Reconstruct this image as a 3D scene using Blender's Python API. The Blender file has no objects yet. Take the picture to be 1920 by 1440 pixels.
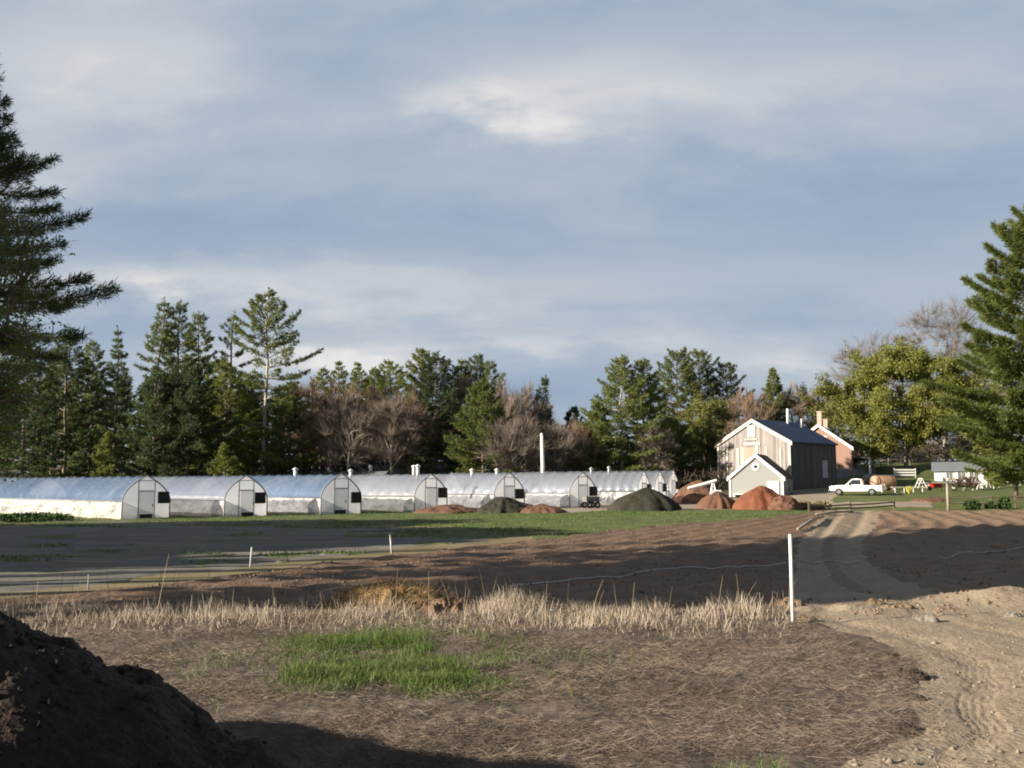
import bpy, math, random
import numpy as np
from mathutils import Vector, Matrix

scene = bpy.context.scene
COL = scene.collection
rnd = random.Random(7)
R = math.radians

# ------------------------------------------------------------------ camera
EYE = 2.3
HORIZON = 915.0
PITCH = math.atan((HORIZON - 720.0) / 1920.0)
cam_d = bpy.data.cameras.new('camera')
cam_d.lens = 36.0
cam_d.sensor_width = 36.0
cam_d.clip_end = 6000.0
cam = bpy.data.objects.new('camera', cam_d)
COL.objects.link(cam)
cam.location = (0, 0, EYE)
cam.rotation_euler = (math.pi / 2 + PITCH, 0, 0)
scene.camera = cam


def at(px, py, Y):
    u = (px - 960) / 1920.0
    v = (720 - py) / 1920.0
    dy = math.cos(PITCH) - v * math.sin(PITCH)
    dz = math.sin(PITCH) + v * math.cos(PITCH)
    t = Y / dy
    return Vector((u * t, Y, EYE + dz * t))


# ------------------------------------------------------------------ numpy noise
def vnoise(x, y, seed=0):
    xi = np.floor(x).astype(np.int64)
    yi = np.floor(y).astype(np.int64)
    xf = x - xi
    yf = y - yi

    def h(a, b):
        n = (a * 374761393 + b * 668265263 + seed * 974634777) & 0x7fffffff
        n = ((n ^ (n >> 13)) * 1274126177) & 0x7fffffff
        n = ((n ^ (n >> 16)) * 668265263) & 0x7fffffff
        return (n & 0xffff) / 65535.0
    sx = xf * xf * (3 - 2 * xf)
    sy = yf * yf * (3 - 2 * yf)
    a = h(xi, yi) * (1 - sx) + h(xi + 1, yi) * sx
    b = h(xi, yi + 1) * (1 - sx) + h(xi + 1, yi + 1) * sx
    return (a * (1 - sy) + b * sy) * 2 - 1


def fbm(x, y, seed=0, octv=4, gain=.5):
    x = np.asarray(x, float)
    y = np.asarray(y, float)
    s = 0
    a = 1.0
    for k in range(octv):
        s = s + a * vnoise(x * (2.03 ** k) + 17.3 * k, y * (2.03 ** k) - 9.1 * k, seed + k)
        a *= gain
    return s


# ------------------------------------------------------------------ terrain height (thin plate spline)
CP = np.array([
    (-60, -40, 0), (0, -40, 0), (60, -40, 0), (-20, 5, 0), (0, 5, 0), (10, 5, 0), (20, 10, 0), (0, 17, 0.02), (-10, 20, 0),
    (8, 18, 0), (20, 22, .05), (-20, 30, -.25), (0, 30, -.25), (10, 32, -.15), (25, 35, .05), (-35, 55, -.15), (-10, 50, -.1),
    (10, 50, .0), (30, 52, .25), (-50, 95, .1), (-28, 78, 0), (-10, 86, .25), (6.5, 94, .55), (12, 85, .45), (22, 86, .5),
    (28, 85, .45), (36, 78, .6), (60, 80, 1.2), (32, 120, 2.0), (26, 127, 2.2), (39, 126, 2.4), (37, 107, 1.5), (20, 112, 1.0),
    (0, 125, 1), (-40, 125, .3), (48, 145, 4.2), (61, 140, 3.4), (60, 155, 5.5), (80, 140, 4.5), (80, 110, 2.5), (30, 160, 3.5),
    (0, 160, 1.5), (-60, 160, .5), (0, 220, 2), (100, 220, 8), (-100, 220, 1), (-150, 60, 0), (150, 60, 3), (150, 150, 7),
    (0, 400, 2), (-300, 400, 0), (300, 400, 8), (-300, -100, 0), (300, -100, 0)], float)


def _tps(r2):
    return np.where(r2 > 1e-9, r2 * np.log(r2 + 1e-12), 0.0)


_n = len(CP)
_K = _tps(((CP[:, None, :2] - CP[None, :, :2]) ** 2).sum(-1) / 1e4)
_P = np.c_[np.ones(_n), CP[:, :2] / 100]
_A = np.zeros((_n + 3, _n + 3))
_A[:_n, :_n] = _K + np.eye(_n) * 1e-4
_A[:_n, _n:] = _P
_A[_n:, :_n] = _P.T
_W = np.linalg.solve(_A, np.r_[CP[:, 2], 0, 0, 0])


def HT(x, y):
    x = np.asarray(x, float)
    y = np.asarray(y, float)
    shp = np.broadcast(x, y).shape
    xf = np.broadcast_to(x, shp).ravel()
    yf = np.broadcast_to(y, shp).ravel()
    out = np.empty(xf.shape)
    for i in range(0, len(xf), 40000):
        a = xf[i:i + 40000]
        b = yf[i:i + 40000]
        r2 = ((a[:, None] - CP[None, :, 0]) ** 2 + (b[:, None] - CP[None, :, 1]) ** 2) / 1e4
        out[i:i + 40000] = _tps(r2) @ _W[:_n] + _W[_n] + _W[_n + 1] * a / 100 + _W[_n + 2] * b / 100
    return out.reshape(shp)


def hz(x, y):
    return float(HT(np.array([x]), np.array([y]))[0])


_ys = np.concatenate([np.arange(4, 40, .1), np.arange(40, 260, .4)])


def ground_at(px, py):
    pts = [at(px, py, Y) for Y in _ys]
    xs = np.array([p.x for p in pts])
    zs = np.array([p.z for p in pts])
    g = HT(xs, _ys)
    below = np.where(zs <= g)[0]
    i = below[0] if len(below) else len(_ys) - 1
    return Vector((xs[i], _ys[i], g[i]))


def on_ground(px, D):
    p = at(px, 925, D)
    return Vector((p.x, D, hz(p.x, D)))


# ------------------------------------------------------------------ mesh helpers
def mesh_np(name, V, F):
    V = np.asarray(V, np.float32)
    F = np.asarray(F, np.int32)
    k = F.shape[1]
    me = bpy.data.meshes.new(name)
    me.vertices.add(len(V))
    me.vertices.foreach_set('co', V.ravel())
    me.loops.add(F.size)
    me.loops.foreach_set('vertex_index', F.ravel())
    me.polygons.add(len(F))
    me.polygons.foreach_set('loop_start', np.arange(0, F.size, k, dtype=np.int32))
    me.polygons.foreach_set('loop_total', np.full(len(F), k, np.int32))
    me.update(calc_edges=True)
    return me


def link(name, me, mats, parent=None, smooth=False):
    o = bpy.data.objects.new(name, me)
    COL.objects.link(o)
    if not isinstance(mats, (list, tuple)):
        mats = [mats]
    for m in mats:
        me.materials.append(m)
    if parent is not None:
        o.parent = parent
    if smooth:
        me.polygons.foreach_set('use_smooth', np.ones(len(me.polygons), bool))
    return o


def tag(o, label=None, cat=None, group=None, kind=None):
    if label:
        o['label'] = label
    if cat:
        o['category'] = cat
    if group:
        o['group'] = group
    if kind:
        o['kind'] = kind
    return o


def thing(name, label, cat, loc=(0, 0, 0), rz=0.0, group=None):
    o = bpy.data.objects.new(name, None)
    COL.objects.link(o)
    o.empty_display_size = .2
    o.location = loc
    o.rotation_euler = (0, 0, rz)
    return tag(o, label, cat, group)


def copy_tree(o, parent=None):
    c = o.copy()
    COL.objects.link(c)
    c.parent = parent
    for ch in list(o.children):
        copy_tree(ch, c)
    return c


class MB:
    def __init__(s):
        s.v = []
        s.f = []

    def quadstrip(s, rings, close=True):
        base = len(s.v)
        n = len(rings[0])
        for r in rings:
            s.v.extend([tuple(p) for p in r])
        for i in range(len(rings) - 1):
            for j in range(n if close else n - 1):
                a = base + i * n + j
                b = base + i * n + (j + 1) % n
                s.f.append((a, b, b + n, a + n))
        return base, n

    def box(s, c, size, rz=0, taper=1.0, tilt=None):
        x, y, z = size[0] / 2, size[1] / 2, size[2] / 2
        b = len(s.v)
        M = Matrix.Rotation(rz, 4, 'Z')
        if tilt:
            M = M @ Matrix.Rotation(tilt[1], 4, tilt[0])
        for dz, t in ((-z, 1), (z, taper)):
            for dx, dy in ((-x, -y), (x, -y), (x, y), (-x, y)):
                p = M @ Vector((dx * t, dy * t, dz))
                s.v.append((p.x + c[0], p.y + c[1], p.z + c[2]))
        for q in ((0, 3, 2, 1), (4, 5, 6, 7), (0, 1, 5, 4), (1, 2, 6, 5), (2, 3, 7, 6), (3, 0, 4, 7)):
            s.f.append(tuple(b + i for i in q))

    def tube(s, pts, radii, n=6, caps=True):
        pts = [Vector(p) for p in pts]
        rings = []
        for i, p in enumerate(pts):
            d = (pts[min(i + 1, len(pts) - 1)] - pts[max(i - 1, 0)])
            if d.length < 1e-6:
                d = Vector((0, 0, 1))
            d.normalize()
            a = d.cross(Vector((0, 0, 1)))
            if a.length < .1:
                a = d.cross(Vector((1, 0, 0)))
            a.normalize()
            b = d.cross(a)
            r = radii[i] if isinstance(radii, (list, tuple)) else radii
            rings.append([p + (a * math.cos(2 * math.pi * k / n) + b * math.sin(2 * math.pi * k / n)) * r for k in range(n)])
        base, _ = s.quadstrip(rings)
        if caps:
            s.f.append(tuple(base + k for k in range(n)))
            e = base + (len(pts) - 1) * n
            s.f.append(tuple(e + n - 1 - k for k in range(n)))

    def prism(s, poly, axis, a, b):
        """extrude a 2-D polygon; axis 'y': poly is (x, z); axis 'x': poly is (y, z)"""
        base = len(s.v)
        n = len(poly)
        for w in (a, b):
            for p, q in poly:
                s.v.append((p, w, q) if axis == 'y' else (w, p, q))
        s.f.append(tuple(base + i for i in range(n)))
        s.f.append(tuple(base + n + n - 1 - i for i in range(n)))
        for i in range(n):
            j = (i + 1) % n
            s.f.append((base + i, base + n + i, base + n + j, base + j))

    def build(s, name, mats, parent=None, smooth=False, bevel=0):
        me = bpy.data.meshes.new(name)
        me.from_pydata(s.v, [], s.f)
        import bmesh
        bm = bmesh.new()
        bm.from_mesh(me)
        bmesh.ops.recalc_face_normals(bm, faces=bm.faces)
        if bevel:
            bmesh.ops.bevel(bm, geom=bm.edges[:], offset=bevel, segments=2, affect='EDGES', clamp_overlap=True)
        bm.to_mesh(me)
        bm.free()
        return link(name, me, mats, parent, smooth)


# ------------------------------------------------------------------ materials
MATS = {}


def mat(name, cols, scale=3.0, rough=.85, bump=0.0, bscale=None, detail=6, metallic=0.0, spec=.3,
        stretch=(1, 1, 1), coat=0.0, transl=0.0, vary=0.0, coord='Object', bdist=.05, fine=.3, clear=0.0, shift=False):
    if name in MATS:
        return MATS[name]
    m = bpy.data.materials.new(name)
    m.use_nodes = True
    N = m.node_tree.nodes
    L = m.node_tree.links
    N.clear()
    out = N.new('ShaderNodeOutputMaterial')
    bs = N.new('ShaderNodeBsdfPrincipled')
    bs.inputs['Roughness'].default_value = rough
    bs.inputs['Metallic'].default_value = metallic
    bs.inputs['Specular IOR Level'].default_value = spec
    if coat:
        bs.inputs['Coat Weight'].default_value = coat
    tc = N.new('ShaderNodeTexCoord')
    mp = N.new('ShaderNodeMapping')
    mp.inputs['Scale'].default_value = stretch
    L.new(tc.outputs[coord], mp.inputs['Vector'])
    if shift:
        o2 = N.new('ShaderNodeObjectInfo')
        v2 = N.new('ShaderNodeVectorMath')
        v2.operation = 'SCALE'
        v2.inputs[0].default_value = (37.0, 11.0, 5.0)
        L.new(o2.outputs['Random'], v2.inputs['Scale'])
        L.new(v2.outputs[0], mp.inputs['Location'])
    if len(cols) == 1:
        cols = [cols[0], tuple(c * .8 for c in cols[0])]
    nz = N.new('ShaderNodeTexNoise')
    nz.inputs['Scale'].default_value = scale
    nz.inputs['Detail'].default_value = detail
    nz.inputs['Roughness'].default_value = .62
    L.new(mp.outputs[0], nz.inputs['Vector'])
    rp = N.new('ShaderNodeValToRGB')
    el = rp.color_ramp.elements
    n = len(cols)
    for i, c in enumerate(cols):
        pos = .3 + .4 * i / (n - 1)
        e = el[i] if i < 2 else el.new(pos)
        e.position = pos
        e.color = (c[0], c[1], c[2], 1)
    nf = N.new('ShaderNodeTexNoise')
    nf.inputs['Scale'].default_value = scale * 8.3
    nf.inputs['Detail'].default_value = 5
    L.new(mp.outputs[0], nf.inputs['Vector'])
    mf = N.new('ShaderNodeMix')
    mf.inputs[0].default_value = fine
    L.new(nz.outputs['Fac'], mf.inputs[2])
    L.new(nf.outputs['Fac'], mf.inputs[3])
    L.new(mf.outputs[0], rp.inputs['Fac'])
    colout = rp.outputs['Color']
    if vary:
        oi = N.new('ShaderNodeObjectInfo')
        mr = N.new('ShaderNodeMapRange')
        mr.inputs['To Min'].default_value = 1 - vary
        mr.inputs['To Max'].default_value = 1 + vary
        L.new(oi.outputs['Random'], mr.inputs['Value'])
        hs = N.new('ShaderNodeHueSaturation')
        L.new(mr.outputs[0], hs.inputs['Value'])
        L.new(colout, hs.inputs['Color'])
        colout = hs.outputs['Color']
    L.new(colout, bs.inputs['Base Color'])
    if bump:
        nb = N.new('ShaderNodeTexNoise')
        nb.inputs['Scale'].default_value = bscale or scale * 3
        nb.inputs['Detail'].default_value = 8
        L.new(mp.outputs[0], nb.inputs['Vector'])
        bp = N.new('ShaderNodeBump')
        bp.inputs['Strength'].default_value = bump
        bp.inputs['Distance'].default_value = bdist
        L.new(nb.outputs['Fac'], bp.inputs['Height'])
        L.new(bp.outputs[0], bs.inputs['Normal'])
    if transl:
        tr = N.new('ShaderNodeBsdfTranslucent')
        L.new(colout, tr.inputs['Color'])
        mx = N.new('ShaderNodeMixShader')
        mx.inputs[0].default_value = transl
        L.new(bs.outputs[0], mx.inputs[1])
        L.new(tr.outputs[0], mx.inputs[2])
        shader = mx.outputs[0]
    else:
        shader = bs.outputs[0]
    if clear:
        tp = N.new('ShaderNodeBsdfTransparent')
        tp.inputs['Color'].default_value = (.96, .97, 1, 1)
        m2 = N.new('ShaderNodeMixShader')
        m2.inputs[0].default_value = clear
        L.new(shader, m2.inputs[1])
        L.new(tp.outputs[0], m2.inputs[2])
        shader = m2.outputs[0]
    L.new(shader, out.inputs['Surface'])
    MATS[name] = m
    return m


def plank_mat(name, cols, width=.2, rough=.85, bump=.3):
    """boards running up the wall, each board its own tone"""
    m = bpy.data.materials.new(name)
    m.use_nodes = True
    N = m.node_tree.nodes
    L = m.node_tree.links
    bs = N['Principled BSDF']
    bs.inputs['Roughness'].default_value = rough
    bs.inputs['Specular IOR Level'].default_value = .2
    tc = N.new('ShaderNodeTexCoord')
    sp = N.new('ShaderNodeSeparateXYZ')
    L.new(tc.outputs['Object'], sp.inputs[0])
    ad = N.new('ShaderNodeMath')
    ad.operation = 'ADD'
    L.new(sp.outputs[0], ad.inputs[0])
    L.new(sp.outputs[1], ad.inputs[1])
    dv = N.new('ShaderNodeMath')
    dv.operation = 'DIVIDE'
    dv.inputs[1].default_value = width
    L.new(ad.outputs[0], dv.inputs[0])
    fl = N.new('ShaderNodeMath')
    fl.operation = 'FLOOR'
    L.new(dv.outputs[0], fl.inputs[0])
    wn = N.new('ShaderNodeTexWhiteNoise')
    wn.noise_dimensions = '1D'
    L.new(fl.outputs[0], wn.inputs['W'])
    nz = N.new('ShaderNodeTexNoise')
    nz.inputs['Scale'].default_value = 1.2
    nz.inputs['Detail'].default_value = 7
    mp = N.new('ShaderNodeMapping')
    mp.inputs['Scale'].default_value = (2.5, 2.5, .5)
    L.new(tc.outputs['Object'], mp.inputs[0])
    L.new(mp.outputs[0], nz.inputs['Vector'])
    mx = N.new('ShaderNodeMath')
    mx.operation = 'MULTIPLY_ADD'
    mx.inputs[1].default_value = .45
    L.new(wn.outputs['Value'], mx.inputs[0])
    sc = N.new('ShaderNodeMath')
    sc.operation = 'MULTIPLY'
    sc.inputs[1].default_value = .6
    L.new(nz.outputs['Fac'], sc.inputs[0])
    L.new(sc.outputs[0], mx.inputs[2])
    rp = N.new('ShaderNodeValToRGB')
    el = rp.color_ramp.elements
    for i, c in enumerate(cols):
        pos = .15 + .7 * i / (len(cols) - 1)
        e = el[i] if i < 2 else el.new(pos)
        e.position = pos
        e.color = (*c, 1)
    L.new(mx.outputs[0], rp.inputs['Fac'])
    L.new(rp.outputs[0], bs.inputs['Base Color'])
    fr = N.new('ShaderNodeMath')
    fr.operation = 'FRACT'
    L.new(dv.outputs[0], fr.inputs[0])
    gt = N.new('ShaderNodeMath')
    gt.operation = 'GREATER_THAN'
    gt.inputs[1].default_value = .1
    L.new(fr.outputs[0], gt.inputs[0])
    bp = N.new('ShaderNodeBump')
    bp.inputs['Strength'].default_value = bump
    bp.inputs['Distance'].default_value = .03
    L.new(gt.outputs[0], bp.inputs['Height'])
    L.new(bp.outputs[0], bs.inputs['Normal'])
    return m


def brick_mat(name, c1, c2, mortar, scale=4.0):
    m = bpy.data.materials.new(name)
    m.use_nodes = True
    N = m.node_tree.nodes
    L = m.node_tree.links
    bs = N['Principled BSDF']
    bs.inputs['Roughness'].default_value = .9
    tc = N.new('ShaderNodeTexCoord')
    sp = N.new('ShaderNodeSeparateXYZ')
    L.new(tc.outputs['Object'], sp.inputs[0])
    ad = N.new('ShaderNodeMath')
    L.new(sp.outputs[0], ad.inputs[0])
    L.new(sp.outputs[1], ad.inputs[1])
    cb = N.new('ShaderNodeCombineXYZ')
    L.new(ad.outputs[0], cb.inputs[0])
    L.new(sp.outputs[2], cb.inputs[1])
    br = N.new('ShaderNodeTexBrick')
    br.inputs['Scale'].default_value = scale
    br.inputs['Color1'].default_value = (*c1, 1)
    br.inputs['Color2'].default_value = (*c2, 1)
    br.inputs['Mortar'].default_value = (*mortar, 1)
    L.new(cb.outputs[0], br.inputs['Vector'])
    L.new(br.outputs['Color'], bs.inputs['Base Color'])
    return m


# ------------------------------------------------------------------ light
EXPO = 1.2
GAIN = 2 ** EXPO
SUN_EL = R(19)
SUN_DIR = Vector((.93, .36, 0)).normalized()          # horizontal direction the light travels
sun_d = bpy.data.lights.new('sun', 'SUN')
sun_d.energy = 5.0
sun_d.angle = R(.5)
sun_d.color = (1.0, .89, .74)
sun = bpy.data.objects.new('sun', sun_d)
COL.objects.link(sun)
d = Vector((SUN_DIR.x * math.cos(SUN_EL), SUN_DIR.y * math.cos(SUN_EL), -math.sin(SUN_EL)))
sun.rotation_euler = d.to_track_quat('-Z', 'Y').to_euler()
sun.location = (-60, -60, 60)

w = bpy.data.worlds.new('World')
scene.world = w
w.use_nodes = True
N = w.node_tree.nodes
L = w.node_tree.links
N.clear()
wo = N.new('ShaderNodeOutputWorld')
bg = N.new('ShaderNodeBackground')
SKY_STR = .1
bg.inputs['Strength'].default_value = SKY_STR
L.new(bg.outputs[0], wo.inputs['Surface'])
sky = N.new('ShaderNodeTexSky')
sky.sky_type = 'NISHITA'
sky.sun_disc = False
sky.sun_elevation = SUN_EL
to_sun = -SUN_DIR
sky.sun_rotation = math.atan2(to_sun.x, to_sun.y) % (2 * math.pi)
sky.dust_density = .6
tc = N.new('ShaderNodeTexCoord')
sp = N.new('ShaderNodeSeparateXYZ')
L.new(tc.outputs['Generated'], sp.inputs[0])


def wm(op, a, b=None, c=None, clamp=False):
    n = N.new('ShaderNodeMath')
    n.operation = op
    n.use_clamp = clamp
    for i, q in enumerate((a, b, c)):
        if q is None:
            continue
        if isinstance(q, (int, float)):
            n.inputs[i].default_value = q
        else:
            L.new(q, n.inputs[i])
    return n.outputs[0]


X, Y, Z = sp.outputs
zc = wm('ADD', wm('MAXIMUM', Z, 0.0), .16)
cu = wm('DIVIDE', X, zc)
cv = wm('DIVIDE', Y, zc)
cb = N.new('ShaderNodeCombineXYZ')
L.new(wm('MULTIPLY', cu, .55), cb.inputs[0])
L.new(cv, cb.inputs[1])
cb.inputs[2].default_value = 3.7


def wnoise(vec, scale, detail, rough=.55, dist=0.0):
    n = N.new('ShaderNodeTexNoise')
    n.inputs['Scale'].default_value = scale
    n.inputs['Detail'].default_value = detail
    n.inputs['Roughness'].default_value = rough
    n.inputs['Distortion'].default_value = dist
    L.new(vec, n.inputs['Vector'])
    return n.outputs['Fac']


n1 = wnoise(cb.outputs[0], .9, 7, .52, .5)
n2 = wnoise(cb.outputs[0], 3.2, 6, .55, .4)
fy = wm('MAXIMUM', Y, .08)
az = wm('DIVIDE', X, fy)
el_ = wm('DIVIDE', Z, fy)
cb2 = N.new('ShaderNodeCombineXYZ')
L.new(wm('MULTIPLY', az, 1.0), cb2.inputs[0])
L.new(wm('MULTIPLY', el_, 2.4), cb2.inputs[1])
nw = wnoise(cb2.outputs[0], 5.0, 5)
nw2 = wnoise(cb2.outputs[0], 9.0, 6)
azw = wm('ADD', az, wm('MULTIPLY', wm('SUBTRACT', nw, .5), .20))
elw = wm('ADD', el_, wm('MULTIPLY', wm('SUBTRACT', nw2, .5), .09))
val = wm('ADD', wm('MULTIPLY', wm('SUBTRACT', n1, .5), 1.15), wm('MULTIPLY', wm('SUBTRACT', n2, .5), .36))
val = wm('ADD', val, wm('MULTIPLY', wm('SUBTRACT', nw2, .5), .42))
val = wm('ADD', val, .44)


def lobe(px, py, wx, wy, amp):
    p = at(px, py, 1.0) - Vector((0, 0, EYE))
    a0, e0 = p.x, p.z
    qa = wm('DIVIDE', wm('SUBTRACT', azw, a0), wx / 1920.0)
    qe = wm('DIVIDE', wm('SUBTRACT', elw, e0), wy / 1920.0)
    r2 = wm('ADD', wm('MULTIPLY', qa, qa), wm('MULTIPLY', qe, qe))
    return wm('MULTIPLY', wm('POWER', 2.718, wm('MULTIPLY', r2, -1.0)), amp)


for lb in ((940, 200, 130, 46, .36), (1150, 165, 420, 75, .28), (180, 150, 260, 110, .28), (780, 190, 70, 30, .2), (380, 520, 420, 42, .42), (750, 570, 350, 60, .28),
           (600, 672, 190, 34, .6), (1440, 690, 130, 35, .34), (1000, 640, 160, 26, .2), (250, 540, 120, 30, .2), (1150, 250, 200, 26, .18), (1420, 270, 120, 22, .15), (60, 330, 200, 100, .2), (640, 120, 180, 70, -.18), (330, 415, 420, 45, -.18),
           (1600, 400, 380, 110, -.2), (720, 270, 300, 45, -.12), (1050, 720, 250, 50, -.15), (200, 620, 180, 50, -.25), (900, 30, 1200, 45, -.10), (1100, 560, 400, 60, .12)):
    val = wm('ADD', val, lobe(*lb))
rp = N.new('ShaderNodeValToRGB')
el = rp.color_ramp.elements
stops = [(0.0, (.30, .385, .53)), (.3, (.375, .455, .58)), (.55, (.475, .54, .625)), (.8, (.635, .66, .70)), (1.0, (.83, .82, .815))]
for i, (p_, c_) in enumerate(stops):
    e = el[i] if i < 2 else el.new(p_)
    e.position = p_
    e.color = (*c_, 1)
L.new(val, rp.inputs['Fac'])
vs = N.new('ShaderNodeVectorMath')
vs.operation = 'SCALE'
L.new(rp.outputs[0], vs.inputs[0])
vs.inputs['Scale'].default_value = 1.0 / (SKY_STR * GAIN)
# clouds overhead, out of view, dimmed to deepen shadows; behind the camera the sky clears
dim = N.new('ShaderNodeMapRange')
dim.interpolation_type = 'SMOOTHSTEP'
dim.inputs['From Min'].default_value = .52
dim.inputs['From Max'].default_value = .8
dim.inputs['To Min'].default_value = 1.0
dim.inputs['To Max'].default_value = .28
L.new(Z, dim.inputs['Value'])
vs2 = N.new('ShaderNodeVectorMath')
vs2.operation = 'SCALE'
L.new(vs.outputs[0], vs2.inputs[0])
L.new(dim.outputs[0], vs2.inputs['Scale'])
back = N.new('ShaderNodeMapRange')
back.interpolation_type = 'SMOOTHSTEP'
back.inputs['From Min'].default_value = -.35
back.inputs['From Max'].default_value = .3
back.inputs['To Min'].default_value = .35
back.inputs['To Max'].default_value = .93
L.new(Y, back.inputs['Value'])
mx = N.new('ShaderNodeMix')
mx.data_type = 'RGBA'
L.new(back.outputs[0], mx.inputs[0])
skys = N.new('ShaderNodeVectorMath')
skys.operation = 'SCALE'
skys.inputs['Scale'].default_value = .35
L.new(sky.outputs[0], skys.inputs[0])
L.new(skys.outputs[0], mx.inputs[6])
L.new(vs2.outputs[0], mx.inputs[7])
L.new(mx.outputs[2], bg.inputs['Color'])

scene.view_settings.view_transform = 'Standard'
scene.view_settings.look = 'None'
scene.view_settings.exposure = EXPO
scene.view_settings.gamma = 1
scene.view_settings.use_curve_mapping = False
scene.render.engine = 'CYCLES'
scene.cycles.use_denoising = True
scene.cycles.max_bounces = 6
scene.cycles.transparent_max_bounces = 8
scene.cycles.filter_width = 1.9

# ------------------------------------------------------------------ the ground
m_base = mat('rough_grass_ground', [(.05, .055, .022), (.085, .075, .038), (.065, .09, .03)], .25, bump=.6, bscale=4, bdist=.1)
m_straw = mat('dry_mulch_ground', [(.065, .048, .037), (.12, .09, .07), (.195, .15, .117)], 2.2, bump=.9, bscale=14, bdist=.06, detail=9, stretch=(.6, 1.6, 1), fine=.5)
m_road = mat('sandy_track_dirt', [(.20, .152, .105), (.285, .225, .155), (.36, .295, .215)], .8, bump=.8, bscale=16, bdist=.04, detail=9, fine=.5)
m_plough = mat('tilled_soil', [(.09, .054, .034), (.15, .095, .060), (.21, .14, .092)], 1.1, bump=.8, bscale=7, bdist=.08, detail=9)
m_plough2 = mat('pale_tilled_soil', [(.12, .078, .048), (.19, .125, .078), (.27, .19, .125)], 1.1, bump=.8, bscale=7, bdist=.08, detail=9)
m_lawn = mat('green_lawn', [(.052, .074, .016), (.09, .112, .028), (.165, .152, .065)], .35, bump=.6, bscale=6, bdist=.06, detail=8, stretch=(.5, 1.3, 1), fine=.4)
m_fabric = mat('grey_bare_soil', [(.085, .080, .068), (.140, .132, .112), (.26, .24, .195)], .5, bump=.8, bscale=4, bdist=.08, detail=9, stretch=(.35, 1.6, 1), fine=.4)
m_verge = mat('dry_grass_verge', [(.10, .085, .035), (.19, .155, .075), (.27, .22, .12)], .6, bump=.6, bscale=6, detail=8, stretch=(.5, 1.3, 1))
m_yard = mat('packed_yard_gravel', [(.20, .16, .115), (.28, .235, .17), (.36, .31, .235)], .5, bump=.4, bscale=8, detail=8)

NU, NY = 860, 640
us = np.linspace(-.85, .85, NU)
yy = 4.0 * (260 / 4.0) ** np.linspace(0, 1, NY)
UU, YY = np.meshgrid(us, yy)
XX = UU * (YY + 2.0)
ZZ = HT(XX, YY)
# image position of every vertex, only to read the plan of the fields off the photograph
dz_ = ZZ - EYE
cy_ = YY * math.cos(PITCH) + dz_ * math.sin(PITCH)
PX = 960 + 1920 * XX / cy_
PY = 720 - 1920 * (-YY * math.sin(PITCH) + dz_ * math.cos(PITCH)) / cy_


def curve(pts):
    a = np.array(pts, float)
    return lambda q: np.interp(q, a[:, 0], a[:, 1])


jx = fbm(XX * .8, YY * .8, 3, 4)
jit = jx * 1.0
NX_ = PX + jx * 900 / np.maximum(YY, 6) * .35          # boundaries wander by a few tens of centimetres
NYp = PY + fbm(XX * .6, YY * .3, 9, 4) * np.minimum(9, 90 / np.maximum(YY, 6))
rim = curve([(-900, 1190), (60, 1138), (300, 1140), (850, 1136), (1250, 1128), (1490, 1150), (2600, 1150)])
ptop = curve([(-900, 1180), (60, 1118), (440, 1078), (700, 1046), (950, 1018), (1200, 990), (1500, 964), (2600, 952)])
rightedge = curve([(1130, 1470), (1165, 1492), (1200, 1640), (1240, 1700), (1290, 1725), (1370, 1700), (1440, 1560), (1600, 1300), (2400, 900)])
track_l = curve([(940, 1560), (962, 1545), (985, 1520), (1020, 1492), (1060, 1486), (1100, 1484), (1150, 1470)])
track_r = curve([(940, 1625), (962, 1648), (985, 1640), (1010, 1622), (1040, 1612), (1065, 1640), (1090, 1690), (1112, 1760), (1130, 1925), (1160, 2600)])
fab_top = curve([(-900, 985), (0, 984), (250, 985), (520, 984), (700, 992), (880, 1004), (985, 1022), (2600, 1022)])
verge_top = curve([(-900, 1165), (60, 1106), (440, 1066), (700, 1036), (950, 1010), (1200, 982), (1500, 958)])
zone = np.zeros(PX.shape, np.int32)                    # 0 base
lawn_low = curve([(-900, 1150), (60, 1100), (700, 1030), (950, 1005), (1500, 958), (1520, 958)])
front = YY < 118
zone[(NYp < ptop(NX_)) & (NYp > 955) & (NX_ < 1520) & front] = 1            # lawn
zone[(NYp > fab_top(NX_) + 9 * fbm(XX * .15, YY * .35, 16, 4)) & (NYp < verge_top(NX_)) & (NX_ + 120 * fbm(XX * .12, YY * .5, 13, 4) < 900) & (fbm(XX * .3, YY * .5, 14, 4) < .75 - np.clip((NX_ - 500) / 500, 0, .8))] = 2      # dark bare field
zone[(NYp >= verge_top(NX_)) & (NYp < ptop(NX_) + 2) & (NX_ < 1000) & (NYp > 990)] = 9
zone[(NYp > 972) & (NYp < 990) & (NX_ < 900) & (jx + .8 * fbm(XX * .25, YY * .2, 15, 3) > .75)] = 9
yard_low = curve([(700, 955), (1050, 962), (1150, 957), (1500, 955), (1560, 957)])
zone[(NYp <= yard_low(NX_)) & (NYp > 935) & (NX_ > 760) & (NX_ < 1560) & (YY > 78) & (YY < 112)] = 3
zone[(NYp >= ptop(NX_)) & (NYp < rim(NX_)) & (NX_ < 1520)] = 4              # ploughed
zone[(NYp >= 956 - (NX_ - 1640) * .012) & (NYp < 1145) & (NX_ >= 1520)] = 5  # right hand ploughed field
zone[(PY > 950) & (NYp < 1150) & (NX_ > track_l(NYp)) & (NX_ < track_r(NYp))] = 6
zone[(NYp >= 1118) & (NX_ > 1470)] = 6
straw = (NYp >= rim(NX_)) & (NX_ < rightedge(NYp))
zone[straw] = 7
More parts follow.
